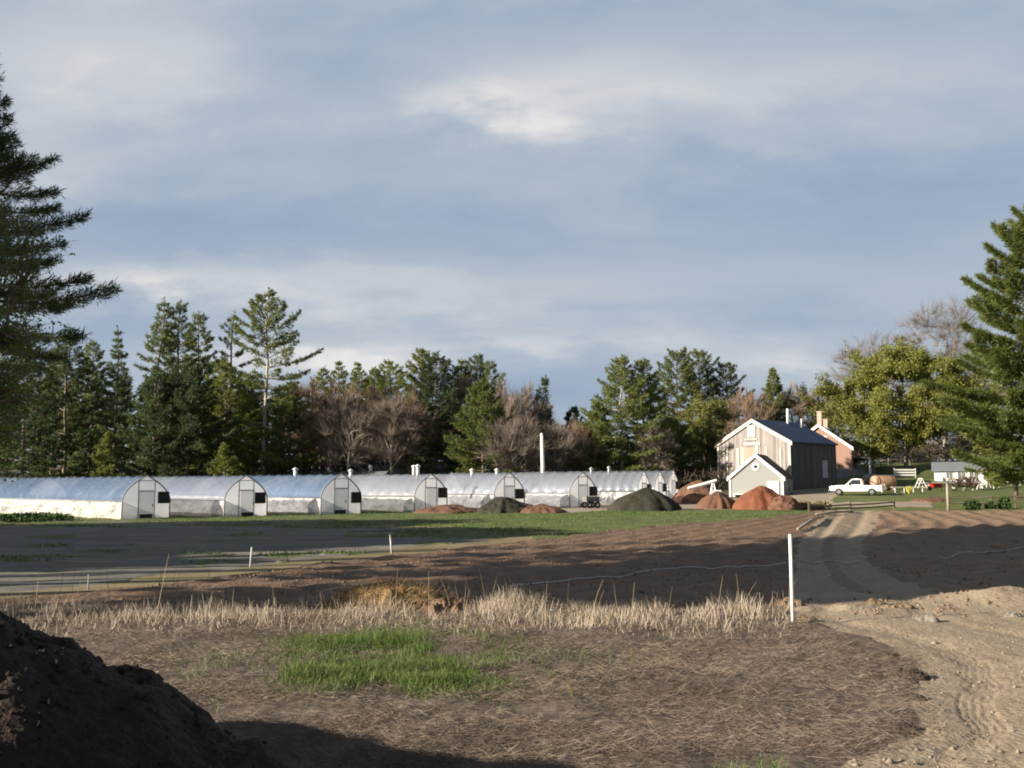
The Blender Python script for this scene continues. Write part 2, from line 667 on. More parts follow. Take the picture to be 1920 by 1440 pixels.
# upper right: drive past the barn, pale strip by the fence, lawn in between
ul = YY >= 84
tm_ = (track_l(NYp) + track_r(NYp)) / 2
tw_ = np.maximum((track_r(NYp) - track_l(NYp)) / 2, 1)
zone[(zone == 6) & (PY < 1112) & (np.abs((PX + .35 * (NX_ - PX) - tm_) / tw_ + .05) < .16)] = 8
zone[(NX_ > 1500) & (NYp < 957) & (YY > 76) & (YY < 175)] = 1
zone[(NYp < 951) & (NYp > 941 - (NX_ - 1700) * .01) & (NX_ > 1535) & (NX_ < 1745) & (YY > 70)] = 3
drive = curve([(905, 1700), (918, 1600), (926, 1575), (934, 1560), (945, 1520)])
drive_l = curve([(905, 1500), (918, 1485), (945, 1470)])
zone[(NYp < 945) & (NYp > 908) & (NX_ > drive_l(NYp)) & (NX_ < drive(NYp)) & (YY > 90) & (YY < 150)] = 3
zone[(NYp > 925) & (NYp < 957) & (NX_ > 1470) & (NX_ < 1560) & (YY > 84) & (YY < 112)] = 3

# relief that belongs to each kind of ground
near = np.clip(30 / np.maximum(YY, 1), .25, 1)
REL = np.zeros_like(ZZ)
REL += np.where(zone == 7, .035 * fbm(XX * 1.6, YY * 1.6, 21, 5), 0)
hump = np.exp(-((XX + 2.6) / 1.15) ** 2 - ((YY - 20.6) / .9) ** 2)
furrow = np.sin((XX * .89 - YY * .46) * 2 * math.pi / 1.3 + 1.2 * fbm(XX * .12, YY * .12, 31, 3)) * .028
REL += np.where(zone == 4, furrow + .04 * fbm(XX * 1.3, YY * .8, 33, 5), 0)
furrow2 = np.sin((XX * .95 - YY * .30 + 2.2 * np.sin(YY * .07)) * 2 * math.pi / 1.35 + 2.0 * fbm(XX * .15, YY * .1, 41, 3)) * .05
REL += np.where(zone == 5, furrow2 + .05 * fbm(XX * 1.0, YY * .8, 43, 5), 0)
# wheel ruts: the track bends, so the ruts follow distance from its two edges
tmid = (track_l(PY) + track_r(PY)) / 2
thw = np.maximum((track_r(PY) - track_l(PY)) / 2, 1)
q = (PX - tmid) / thw
rut = -.10 * (np.exp(-((q - .45) / .2) ** 2) + np.exp(-((q + .45) / .2) ** 2))
REL += np.where(((zone == 6) | (zone == 8)) & (YY > 24), rut + .03 * fbm(XX * 2, YY * 1.2, 51, 5), 0)
# nearer, curved ruts round the mulched bed
dist_edge = (PX - rightedge(PY)) * YY / 1920.0
rr = np.zeros_like(ZZ)
for c_, w_, a_ in [(.6 + .09 * k, .025, .014) for k in range(5)] + [(2.35 + .09 * k, .025, .014) for k in range(5)] + [(.78, .24, .022), (2.53, .24, .022), (1.6, .3, -.015), (3.3, .1, .012), (3.9, .1, .012)]:
    rr -= a_ * np.exp(-((dist_edge + .25 * jx * .5 - c_) / w_) ** 2)
REL += np.where((zone == 6) & (YY <= 24), rr * (1 + .5 * fbm(XX * 1.5, YY * 1.5, 55, 3)) + .009 * fbm(XX * 1.1, YY * 1.1, 53, 3) + .007 * fbm(XX * 9, YY * 9, 57, 3), 0)
REL += np.where(zone == 2, .03 * fbm(XX * .5, YY * .7, 61, 4), 0)
REL += np.where((zone == 1) | (zone == 0), .05 * fbm(XX * .7, YY * .7, 63, 4), 0)
# sandy bank at the right of the track and the low rim of debris
bank = np.exp(-((XX - 11.2) / 2.2) ** 2 - ((YY - 21.6) / 1.1) ** 2)
REL += .30 * bank * (1 + .35 * fbm(XX * 1.3, YY * 1.3, 71, 4))
bank2 = np.exp(-((XX - 6.6) / .9) ** 2 - ((YY - 20.0) / .5) ** 2)
REL += .09 * bank2 * (1 + .9 * fbm(XX * 3, YY * 3, 73, 4))
ZF = ZZ + REL
ZI = {'z': ZF}


def surf(x, y):
    """height of the finished ground (bilinear look-up)"""
    u = np.asarray(x, float) / (np.asarray(y, float) + 2.0)
    fi = np.clip((u - us[0]) / (us[1] - us[0]), 0, NU - 2)
    fj = np.clip(np.log(np.maximum(y, 4.001) / 4.0) / math.log(65.0) * (NY - 1), 0, NY - 2)
    i = fi.astype(int)
    j = fj.astype(int)
    a = fi - i
    b = fj - j
    return (ZF[j, i] * (1 - a) + ZF[j, i + 1] * a) * (1 - b) + (ZF[j + 1, i] * (1 - a) + ZF[j + 1, i + 1] * a) * b


def zone_at(x, y):
    u = x / (y + 2.0)
    i = np.clip(np.round((u - us[0]) / (us[1] - us[0])), 0, NU - 1).astype(int)
    j = np.clip(np.round(np.log(np.maximum(y, 4.001) / 4.0) / math.log(65.0) * (NY - 1)), 0, NY - 1).astype(int)
    return zone[j, i]


def sz(x, y):
    return float(surf(np.array([x]), np.array([y]))[0])


VALL = np.stack([XX, YY, ZF], -1).reshape(-1, 3)
idx = np.arange(NU * NY).reshape(NY, NU)
QF = np.stack([idx[:-1, :-1], idx[:-1, 1:], idx[1:, 1:], idx[1:, :-1]], -1).reshape(-1, 4)
qz = zone[:-1, :-1].reshape(-1)


def sub_mesh(name, sel):
    F = QF[sel]
    used, inv = np.unique(F, return_inverse=True)
    return mesh_np(name, VALL[used], inv.reshape(-1, 4))


for zid, nm, mm in ((1, 'lawn', m_lawn), (2, 'bare_field', m_fabric), (3, 'yard', m_yard), (4, 'ploughed_field', m_plough),
                    (5, 'tilled_field', m_plough2), (8, 'track_crown', mat('track_crown_dirt', [(.135, .10, .07), (.20, .155, .108), (.27, .22, .155)], 1.2, bump=.8, bscale=12, detail=9, fine=.5)), (9, 'field_verge', m_verge), (6, 'dirt_track', m_road), (7, 'mulched_bed', m_straw)):
    o = link(nm, sub_mesh(nm, qz == zid), mm, smooth=True)
    tag(o, kind='structure')
# base ground plus a coarse sheet to the horizon
sel = qz == 0
F = QF[sel]
used, inv = np.unique(F, return_inverse=True)
gx = np.concatenate([np.arange(-2000, -200, 200), np.arange(-200, 201, 10), np.arange(400, 2001, 200)])
gy = np.concatenate([np.arange(-400, -60, 80), np.arange(-60, 421, 10), np.arange(600, 3001, 300)])
GX, GY = np.meshgrid(gx, gy)
GZ = HT(np.clip(GX, -300, 300), np.clip(GY, -100, 400))
inA = (np.abs(GX) < .84 * (GY + 2)) & (GY > 4.5) & (GY < 258)
GZ = GZ - np.where(inA, .6, .03)
gi = np.arange(GX.size).reshape(GX.shape) + len(used)
GF = np.stack([gi[:-1, :-1], gi[:-1, 1:], gi[1:, 1:], gi[1:, :-1]], -1).reshape(-1, 4)
o = link('ground', mesh_np('ground', np.concatenate([VALL[used], np.stack([GX, GY, GZ], -1).reshape(-1, 3)]),
                           np.concatenate([inv.reshape(-1, 4), GF])), m_base, smooth=True)
tag(o, kind='structure')
# ------------------------------------------------------------------ grass, straw and stubble (stuff)
rg = np.random.default_rng(11)


def blades(name, P, Dv, Ln, Wd, bend, mats, segs=2, flat=False):
    """tapering bent strips: P roots, Dv directions, Ln lengths"""
    n = len(P)
    side = np.cross(Dv, rg.normal(size=(n, 3)))
    side /= np.linalg.norm(side, axis=1, keepdims=True) + 1e-9
    b = np.cross(side, Dv)
    rows = []
    for k in range(segs + 1):
        t = k / segs
        c = P + Dv * (Ln * t)[:, None] + b * (bend * Ln * t * t)[:, None]
        wv = (Wd * (1 - .75 * t))[:, None] * side * .5
        rows.append(c - wv)
        rows.append(c + wv)
    V = np.stack(rows, 1).reshape(-1, 3)
    m = 2 * (segs + 1)
    base = (np.arange(n) * m)[:, None]
    Fs = [np.concatenate([base + 2 * k, base + 2 * k + 1, base + 2 * k + 3, base + 2 * k + 2], 1) for k in range(segs)]
    F = np.concatenate(Fs, 0)
    return link(name, mesh_np(name, V, F), mats)


def unit(v):
    return v / (np.linalg.norm(v, axis=1, keepdims=True) + 1e-9)


m_strawblade = mat('dry_straw', [(.105, .080, .062), (.175, .138, .108), (.31, .255, .20)], .9, rough=.75, transl=.15, detail=8, fine=.45)
m_strawblade2 = mat('bleached_straw', [(.28, .22, .165), (.41, .34, .26), (.54, .465, .37)], 1.6, rough=.7, transl=.2, detail=8)
m_grass = mat('fresh_grass', [(.058, .10, .02), (.105, .165, .034), (.22, .225, .09)], 1.6, rough=.6, transl=.3, fine=.6)
m_weed = mat('dry_weed_stalk', [(.20, .15, .09), (.32, .25, .16)], 3, rough=.8)

# straw lying on the mulched bed
n = 320000
u = rg.uniform(-.62, .62, n)
y = np.exp(rg.uniform(math.log(6.0), math.log(21.5), n))
x = u * (y + 2)
k = (zone_at(x + rg.normal(0, .16, n), y + rg.normal(0, .12, n)) == 7)
cl = fbm(x * .9, y * 1.3, 81, 4)
k &= cl + rg.uniform(-.7, .9, n) > 0
x, y = x[k], y[k]
P = np.stack([x, y, surf(x, y) + rg.uniform(.0, .05, len(x))], 1)
az_ = rg.normal(0, .55, len(x)) + math.pi * rg.integers(0, 2, len(x)) + fbm(x * .5, y * .5, 83, 2) * .7
Dv = unit(np.stack([np.cos(az_) * 1.3, np.sin(az_), rg.normal(.18, .28, len(x))], 1))
o = blades('dry_straw', P, Dv, rg.uniform(.04, .20, len(x)), rg.uniform(.0018, .0046, len(x)) * (1 + y / 18), rg.normal(0, .4, len(x)), m_strawblade, 3)
tag(o, 'matted dry brown straw lying over the mulched bed', 'straw', kind='stuff')

# bleached stubble standing along the far rim of the bed
n = 60000
pxs = rg.uniform(-300, 1470, n)
yr = rg.uniform(15.6, 20.9, n)
x = (pxs - 960) / 1920 * yr
cl = fbm(x * 1.0, yr * .8, 85, 4)
dens = np.interp(yr, [15.6, 17.4, 19, 20.9], [.0, .22, .9, 1.0])
k = (rg.uniform(0, 1, n) < dens * np.clip(.75 + .8 * cl, .05, 1)) & (zone_at(x, yr) == 7)
k &= ~((np.abs(x + 1.35) < .45) & (yr > 18.2))
x, yr = x[k], yr[k]
hgt = rg.uniform(.05, .40, len(x)) ** 1.15 ** 1.0 * np.clip(.85 + .75 * fbm(x * .9, yr * .8, 86, 4), .25, 1.5) * np.interp(yr, [15.6, 18.4], [.55, 1])
P = np.stack([x, yr, surf(x, yr)], 1)
Dv = unit(np.stack([rg.normal(0, .34, len(x)), rg.normal(0, .34, len(x)), np.ones(len(x))], 1))
o = blades('standing_stubble', P, Dv, hgt, rg.uniform(.008, .018, len(x)), rg.normal(0, .3, len(x)), m_strawblade2, 2)
tag(o, 'pale bleached stubble standing along the rim of the bed', 'stubble', kind='stuff')

# green tufts
gp = []
for (pxc, pyc, wx, wy, cnt) in ((630, 1208, 100, 16, 4600), (750, 1203, 120, 18, 4600), (850, 1216, 110, 22, 1400), (720, 1272, 160, 17, 12000), (880, 1268, 100, 14, 5400), (760, 1240, 190, 22, 1500), (560, 1280, 40, 12, 900), (360, 1240, 200, 26, 260), (1400, 1436, 60, 8, 160), (800, 1250, 340, 42, 2200)):
    px_ = rg.normal(pxc, wx * .62, cnt)
    py_ = rg.normal(pyc, wy * .8, cnt)
    Dd = EYE * 1920 / (py_ - HORIZON)
    gp.append(np.stack([(px_ - 960) / 1920 * Dd * 1.0, Dd], 1))
gp = np.concatenate(gp)
gp = gp[(gp[:, 1] < 18) & (gp[:, 1] > 7)]
k = fbm(gp[:, 0] * 1.3, gp[:, 1] * 1.1, 87, 4) + rg.normal(0, .25, len(gp)) > -.12
gp = gp[k]
P = np.stack([gp[:, 0], gp[:, 1], surf(gp[:, 0], gp[:, 1])], 1)
Dv = unit(np.stack([rg.normal(0, .35, len(gp)), rg.normal(0, .35, len(gp)), np.ones(len(gp))], 1))
o = blades('green_grass', P, Dv, rg.uniform(.035, .16, len(gp)) * np.clip(.95 + .6 * fbm(gp[:, 0] * 1.1, gp[:, 1] * 1.1, 88, 3), .35, 1.5), rg.uniform(.006, .013, len(gp)), rg.normal(0, .5, len(gp)), m_grass, 3)
tag(o, 'bright green grass growing in patches through the straw', 'grass', kind='stuff')

# grassy fringe on the lawn and the verge, seen far off
n = 90000
pxs = rg.uniform(-150, 1560, n)
y = np.exp(rg.uniform(math.log(26), math.log(92), n))
x = (pxs - 960) / 1920 * y
zz = zone_at(x, y)
k = (zz == 1) & (rg.uniform(-.6, .8, n) < fbm(x * .35, y * .35, 91, 3))
x, y = x[k], y[k]
P = np.stack([x, y, surf(x, y)], 1)
Dv = unit(np.stack([rg.normal(0, .4, len(x)), rg.normal(0, .4, len(x)), np.ones(len(x))], 1))
m_lawnblade = mat('lawn_blade', [(.055, .11, .016), (.09, .16, .025), (.16, .18, .06)], .3, rough=.6, transl=.3)
o = blades('lawn_grass', P, Dv, rg.uniform(.06, .16, len(x)), rg.uniform(.02, .05, len(x)), rg.normal(0, .5, len(x)), m_lawnblade, 1)
tag(o, 'short green turf growing before the hoop houses', 'grass', kind='stuff')

# tall thin dead weeds, left foreground and along the rim
n = 180
pxs = np.concatenate([rg.uniform(-60, 420, 34), rg.uniform(400, 1480, 146)])
y = rg.uniform(17, 21.2, n)
x = (pxs - 960) / 1920 * y
P = np.stack([x, y, surf(x, y)], 1)
Dv = unit(np.stack([rg.normal(0, .12, n), rg.normal(0, .1, n), np.ones(n)], 1))
hh = np.where(pxs < 420, rg.uniform(.5, 1.35, n), rg.uniform(.4, .85, n))
o = blades('dead_weeds', P, Dv, hh, rg.uniform(.008, .014, n), rg.normal(0, .15, n), m_weed, 4)
tag(o, 'thin dead weed stalks rising above the stubble', 'weeds', kind='stuff')

# clods on the tilled ground and the track edge
n = 6000
pxs = rg.uniform(200, 2100, n)
y = np.exp(rg.uniform(math.log(17), math.log(80), n))
x = (pxs - 960) / 1920 * y
zz = zone_at(x, y)
k = ((zz == 4) | (zz == 5) | ((zz == 6) & (y > 18.5) & (y < 22.5) & (x > 4))) & (fbm(x * .6, y * .6, 95, 3) > .0)
x, y = x[k], y[k]
oct_v = np.array([(1, 0, 0), (0, 1, 0), (-1, 0, 0), (0, -1, 0), (0, 0, 1), (0, 0, -.4)], float)
oct_f = np.array([(0, 1, 4), (1, 2, 4), (2, 3, 4), (3, 0, 4), (1, 0, 5), (2, 1, 5), (3, 2, 5), (0, 3, 5)])
s = rg.uniform(.015, .06, len(x))
V = oct_v[None] * (s[:, None, None] * rg.uniform(.6, 1.4, (len(x), 6, 1))) + np.stack([x, y, surf(x, y)], 1)[:, None]
Fo = (oct_f[None] + (np.arange(len(x)) * 6)[:, None, None]).reshape(-1, 3)
o = link('soil_clods', mesh_np('soil_clods', V.reshape(-1, 3), Fo), m_plough2)
tag(o, 'loose crumbled clods scattered over the tilled soil', 'soil', kind='stuff')

n = 7000
y = np.exp(rg.uniform(math.log(6.5), math.log(24), n))
x = rg.uniform(.1, .7, n) * (y + 2)
k = (zone_at(x, y) == 6) & (fbm(x * .7, y * .7, 97, 4) + rg.uniform(-.8, .5, n) > 0)
x, y = x[k], y[k]
ps_ = rg.exponential(.008, len(x)) + .006
V = oct_v[None] * (ps_[:, None, None] * rg.uniform(.6, 1.5, (len(x), 6, 1))) + np.stack([x, y, surf(x, y)], 1)[:, None]
o = link('gravel', mesh_np('gravel', V.reshape(-1, 3), (oct_f[None] + (np.arange(len(x)) * 6)[:, None, None]).reshape(-1, 3)), mat('track_gravel', [(.10, .075, .055), (.19, .155, .12), (.32, .28, .23)], 6, detail=2))
tag(o, 'small stones and crumbs scattered over the sandy track', 'gravel', kind='stuff')

# ------------------------------------------------------------------ heaps
def heap_mesh(name, rx, ry, h, seed, sharp=1.25, lumps=.08, nr=46, na=120, peak=(0, 0), ridge=0.0):
    rs = np.linspace(0, 1, nr)
    an = np.linspace(0, 2 * math.pi, na, endpoint=False)
    A, Rr = np.meshgrid(an, rs)
    wob = 1 + .13 * vnoise(np.cos(A) * 1.7 + seed, np.sin(A) * 1.7, seed) + .07 * vnoise(np.cos(A) * 5 + seed, np.sin(A) * 5, seed + 1)
    X_ = Rr * np.cos(A) * rx * wob
    Y_ = Rr * np.sin(A) * ry * wob
    if ridge:
        X_ = X_ + np.sign(np.cos(A)) * ridge * np.minimum(Rr * 3, 1) * np.abs(np.cos(A)) ** .5
    prof = np.clip((1.0127 - np.hypot(Rr, .16)) / (1.0127 - .16), 0, 1)
    Z_ = h * prof ** (1 / sharp) * (1 - .0 * Rr)
    sc = max(rx, ry)
    Z_ = Z_ + h * lumps * fbm(X_ / sc * 3.5 + seed, Y_ / sc * 3.5, seed + 3, 6, .55) * np.minimum(1, (1 - Rr) * 5) * np.minimum(1, .3 + Rr)
    X_ = X_ + peak[0] * (1 - Rr)
    Y_ = Y_ + peak[1] * (1 - Rr)
    Z_ = np.where(Rr > .999, -.25, Z_)
    V = np.stack([X_, Y_, Z_], -1).reshape(-1, 3)
    ii = np.arange(nr * na).reshape(nr, na)
    F = np.stack([ii[:-1], np.roll(ii[:-1], -1, 1), np.roll(ii[1:], -1, 1), ii[1:]], -1).reshape(-1, 4)
    return mesh_np(name, V, F)


m_compost = mat('dark_compost', [(.015, .009, .007), (.028, .0165, .012), (.048, .029, .021)], 1.6, bump=1.0, bscale=22, bdist=.05, detail=10, fine=.5)
m_darksoil = mat('black_loam', [(.016, .015, .010), (.028, .027, .017), (.045, .04, .026)], .8, bump=.8, bscale=7, detail=8)
m_mulchbrown = mat('brown_bark_mulch', [(.085, .042, .027), (.13, .066, .042), (.175, .095, .06)], 1.2, bump=.8, bscale=8, detail=8, fine=.5)
m_mulchred = mat('red_bark_mulch', [(.11, .038, .021), (.165, .058, .030), (.21, .085, .042)], 1.0, bump=.8, bscale=8, detail=8, fine=.5)
m_mulchmix = mat('dark_red_wood_chip', [(.06, .03, .022), (.12, .055, .035), (.20, .13, .09)], 1.5, bump=.8, bscale=8, detail=8)
m_hay = mat('old_hay', [(.13, .075, .03), (.22, .135, .055), (.32, .22, .10)], 3.0, bump=1, bscale=16, detail=9)

# the big compost heap at the left foreground
o = link('compost_heap', heap_mesh('compost_heap', 2.95, 2.5, 1.74, 4, 1.3, .085, 170, 380), m_compost, smooth=True)
o.location = (-4.3, 6.6, -.02)
tag(o, 'big near heap of dark reddish compost in the left foreground corner', 'heap')
hv = np.array([v.co[:] for v in o.data.vertices])
pick = hv[rg.integers(0, len(hv), 5200)]
pick = pick[(pick[:, 2] > -.1)]
spill = rg.normal(0, 1, (900, 2))
spill = spill / np.linalg.norm(spill, axis=1, keepdims=True) * rg.uniform(.92, 1.14, (900, 1))
pick = np.concatenate([pick, np.stack([spill[:, 0] * 3.0, spill[:, 1] * 2.5, np.full(900, .03)], 1)])
cs = rg.exponential(.008, len(pick)) + .005
CV = np.array([(1, 0, 0), (0, 1, 0), (-1, 0, 0), (0, -1, 0), (0, 0, 1), (0, 0, -.6)], float)[None] * (cs[:, None, None] * rg.uniform(.5, 1.5, (len(cs), 6, 1))) + pick[:, None]
CF = (np.array([(0, 1, 4), (1, 2, 4), (2, 3, 4), (3, 0, 4), (1, 0, 5), (2, 1, 5), (3, 2, 5), (0, 3, 5)])[None] + (np.arange(len(cs)) * 6)[:, None, None]).reshape(-1, 3)
co = link('loose_clods', mesh_np('loose_clods', CV.reshape(-1, 3), CF), m_compost, o)
co['kind'] = 'stuff'
# unseen neighbour beyond the left edge, placed to cast the ground shadow
o = link('compost_heap', heap_mesh('compost_heap', 2.7, 2.8, 1.76, 9, 1.25, .10, 60, 140), m_compost, smooth=True)
o.location = (-5.8, 7.5, -.02)
tag(o, 'unseen compost heap standing behind and left of the near dark heap', 'heap')


def heap(label, px, row, wpx, hpx, mm, seed, sharp=1.1, lumps=.05, ry=None, name='mulch_heap', dz=0.0, peak=(0, 0), ridge=0):
    p = ground_at(px, row)
    s = p.y / 1920
    rx = wpx * s / 2
    ry_ = ry or rx * .9
    p.y += ry_ * .7
    o = link(name, heap_mesh(name, rx * 1.12, ry_ * 1.1, hpx * s * .93, seed, sharp * 1.25, lumps, peak=peak, ridge=ridge), mm, smooth=True)
    o.location = (p.x * (1 + ry_ * .7 / p.y), p.y, hz(p.x, p.y) + dz)
    return tag(o, label, 'heap')


heap('low brown heap of loose earth left of the greenish black loam heap', 842, 962, 120, 16, m_mulchbrown, 12, 1.2, .16, name='soil_heap', ry=2.2)
heap('broad low greenish black loam heap in front of the fifth hoop house', 950, 962, 105, 32, m_darksoil, 13, 1.2, .12, name='soil_heap', peak=(-.3, 0))
heap('small brown shoulder of earth at the right foot of the low loam heap', 1015, 962, 85, 17, m_mulchbrown, 14, 1.2, .12, name='soil_heap', ry=1.6)
heap('tall cone of nearly black loam right of the hoop houses', 1214, 958, 122, 45, m_darksoil, 15, 1.3, .05, name='soil_heap')
heap('wide rust brown bark mulch heap behind the smaller brown cone', 1308, 944, 100, 46, m_mulchbrown, 16, 1.2, .07, peak=(.3, 0))
heap('small brown bark mulch cone between the black and the red heaps', 1346, 954, 76, 34, m_mulchbrown, 17, 1.2, .06)
heap('bright red bark mulch heap before the grey gabled shed', 1428, 956, 104, 47, m_mulchred, 18, 1.3, .07)
heap('dark mixed wood chip heap leaning on the right of the red mulch', 1470, 957, 66, 30, m_mulchmix, 19, 1.3, .14, ry=1.5)

# hay hump on the rim of the bed
o = link('hay_mound', heap_mesh('hay_mound', 1.35, 1.0, .52, 23, 1.5, .2, 50, 130), m_hay, smooth=True)
o.location = (-2.35, 20.4, sz(-2.35, 20.4) - .03)
tag(o, 'low mound of old yellow brown hay on the rim of the bed', 'mound')
n = 5200
a_ = rg.uniform(0, 2 * math.pi, n)
r_ = np.sqrt(rg.uniform(0, 1, n))
P = np.stack([r_ * np.cos(a_) * 1.3, r_ * np.sin(a_) * .95, .5 * np.clip(1 - r_, 0, 1) ** .7], 1)
Dv = unit(np.stack([np.cos(a_) + rg.normal(0, .8, n), np.sin(a_) + rg.normal(0, .8, n), rg.normal(.2, .4, n)], 1))
hb = blades('loose_hay', P, Dv, rg.uniform(.08, .3, n), rg.uniform(.008, .016, n), rg.normal(0, .6, n), mat('hay_blade', [(.15, .10, .05), (.25, .18, .095), (.34, .26, .15)], 2, transl=.15), 2)
hb.parent = o
o = link('soil_clump', heap_mesh('soil_clump', .55, .5, .34, 29, 1.5, .35, 30, 60), m_plough, smooth=True)
o.location = (-1.3, 19.5, sz(-1.3, 19.5) - .03)
tag(o, 'dark lump of broken soil beside the hay mound', 'mound')
# stones and sods by the track
m_stone = mat('field_stone', [(.11, .095, .08), (.18, .16, .135), (.26, .235, .20)], 3, bump=.6, detail=8)
m_root = mat('dark_root_mat', [(.030, .022, .016), (.06, .045, .033), (.11, .085, .062)], 9, bump=1, detail=9, fine=.5)
m_sod = mat('dry_sod', [(.08, .05, .03), (.16, .115, .07), (.26, .20, .13)], 4, bump=1, detail=9)
for i, (px, row, s_, mm, lb, cat) in enumerate((
        (1742, 1164, .20, m_stone, 'pale grey field stone lying at the inner edge of the track', 'stone'),
        (1722, 1160, .13, m_stone, 'smaller stone touching the left of the pale field stone', 'stone'),
        (1640, 1136, .26, m_sod, 'flat torn sod on the track straight below its bend', 'sod'),
        (1692, 1140, .22, m_sod, 'torn sod lying right of the flat one, nearer the field stones', 'sod'),
        (1478, 1136, .36, m_sod, 'rounded tuft of dead sod just left of the white stake', 'sod'),
        (1512, 1166, .26, m_sod, 'low sod at the right foot of the white stake', 'sod'),
        (1666, 1230, .20, m_root, 'dark root tangle on the mulch edge, farthest back along the curve', 'sod'),
        (1706, 1274, .24, m_root, 'dark root tangle at the widest bulge of the mulch edge', 'sod'),
        (1712, 1312, .16, m_root, 'small dark root tangle just below the bulge of the mulch edge', 'sod'),
        (1690, 1368, .2, m_root, 'dark root tangle nearest the viewer where the mulch edge turns back', 'sod'),
        (1900, 1156, .16, m_stone, 'pale stone below the sandy bank near the right edge', 'stone'))):
    p = ground_at(px, row)
    nm = 'field_stone' if cat == 'stone' else 'torn_sod'
    o = link(nm, heap_mesh(nm, s_, s_ * .8, s_ * (.75 if cat == 'stone' else .55), 40 + i, 2.2, .28, 18, 40), mm, smooth=True)
    o.location = (p.x, p.y, sz(p.x, p.y) - .03)
    tag(o, lb, cat)

# irrigation tape across the tilled soil
m_tape = mat('weathered_hose', [(.36, .33, .29), (.62, .58, .53)], 4, rough=.6)
for lb, pts in (('pale irrigation hose snaking across the shaded tilled soil', [(960, 1102), (1040, 1092), (1100, 1086), (1160, 1082), (1215, 1073), (1260, 1070), (1320, 1065), (1380, 1066), (1440, 1062), (1476, 1056)]),
                ('pale hose lying across the wheel tracks behind the white stake', [(1490, 1053), (1540, 1053), (1590, 1053), (1615, 1054)]),
                ('pale hose in the dark right hand field beside a weedy strip', [(1760, 1046), (1800, 1040), (1840, 1037), (1880, 1032), (1925, 1030)])):
    mb = MB()
    ps = []
    for a, b in zip(pts[:-1], pts[1:]):
        for t in np.linspace(0, 1, 9)[:-1]:
            ps.append(ground_at(a[0] + (b[0] - a[0]) * t, a[1] + (b[1] - a[1]) * t))
    ps = [Vector((p.x, p.y, sz(p.x, p.y) + .03)) for p in ps]
    mb.tube(ps, .022, 5)
    tag(mb.build('irrigation_hose', m_tape, smooth=True), lb, 'hose')

# ------------------------------------------------------------------ stakes
m_white = mat('white_paint', [(.78, .77, .74), (.60, .585, .55)], 3, rough=.5, detail=8, fine=.4)
m_grey = mat('weathered_wood', [(.20, .17, .14), (.30, .265, .22), (.38, .34, .29)], 4, bump=.4, stretch=(4, 4, .6))
m_darkwood = mat('dark_weathered_wood', [(.07, .055, .042), (.12, .095, .07), (.17, .135, .10)], 4, bump=.4, stretch=(4, 4, .6))


def stake(px, row, top, wpx, label, mm, name='marker_stake', lean=0.0):
    p = ground_at(px, row)
    s = p.y / 1920
    h = (row - top) * s
    root = thing(name, label, 'stake', (p.x, p.y, sz(p.x, p.y)))
    mb = MB()
    r = wpx * s / 2
    mb.tube([(0, 0, -.1), (lean * .5, 0, h * .5), (lean, 0, h - .02)], [r, r * .97, r * .93], 8)
    mb.build('shaft', mm, root, True)
    cp = MB()
    cp.tube([(lean, 0, h - .02), (lean, 0, h)], [r * 1.08, r * .8], 8)
    cp.build('cap', mm, root, True)
    return root


stake(1487, 1170, 1009, 7.0, 'tall thin white marker stake beside the bend in the track', m_white, lean=-.01)
stake(735, 1042, 1003, 3.6, 'short white stake at the right of the dark bare field', mat('grey_pvc', [(.5, .5, .48), (.42, .42, .4)], 3), lean=-.08)
stake(469, 1064, 1027, 3.6, 'grey white stake in the middle edge of the dark field', mat('grey_pvc', [(.5, .5, .48)], 3), lean=.04)
stake(165, 1107, 1078, 2.6, 'thin grey stake at the left end of the field edge', mat('grey_pvc', [(.5, .5, .48)], 3))
stake(1778, 958, 908, 5.0, 'stout grey wooden post at the top of the right hand tilled field', m_grey, name='wooden_post')

# ------------------------------------------------------------------ hoop houses
m_film = mat('greenhouse_film', [(.30, .33, .39), (.40, .43, .49), (.50, .53, .57)], .35, rough=.3, spec=.6, bump=.15, bscale=1.2, bdist=.1, transl=.35, clear=.62, stretch=(1.2, .5, .5), shift=True)
m_filmblue = mat('sky_tinted_greenhouse_film', [(.09, .15, .29), (.15, .23, .38), (.36, .43, .54)], .28, rough=.14, spec=.9, bump=.2, bscale=1.0, bdist=.12, transl=.3, clear=.44, stretch=(1.0, .5, .5), shift=True)  # mottled blue sky reflection is painted into the base colour
m_side = mat('white_side_curtain', [(.30, .30, .31), (.58, .57, .56), (.80, .80, .79)], .8, rough=.3, spec=.6, bump=1.0, bscale=1.1, bdist=.5, transl=.3, clear=.15, shift=True)  # grey tones put the shade of folds into the white
m_end = mat('cloudy_end_film', [(.78, .78, .80), (.85, .85, .86), (.9, .9, .9)], .8, rough=.4, spec=.4, bump=.2, bscale=2, transl=.6, clear=.15, shift=True)
m_hoop = mat('grey_hoop_steel', [(.22, .23, .255), (.29, .30, .325)], 5, rough=.5, metallic=.1)
m_stud = mat('pale_stud_timber', [(.34, .34, .34), (.42, .42, .41)], 4, rough=.7)
m_black = mat('black_plastic', [(.012, .012, .014), (.022, .022, .025)], 6, rough=.45)
m_board = mat('base_board', [(.32, .28, .23), (.42, .38, .32)], 3, rough=.8)
m_vent = mat('galvanised_vent', [(.70, .70, .69), (.60, .60, .60)], 4, rough=.45, metallic=.2)
m_dark = mat('dark_opening', [(.02, .02, .02), (.03, .03, .03)], 4)


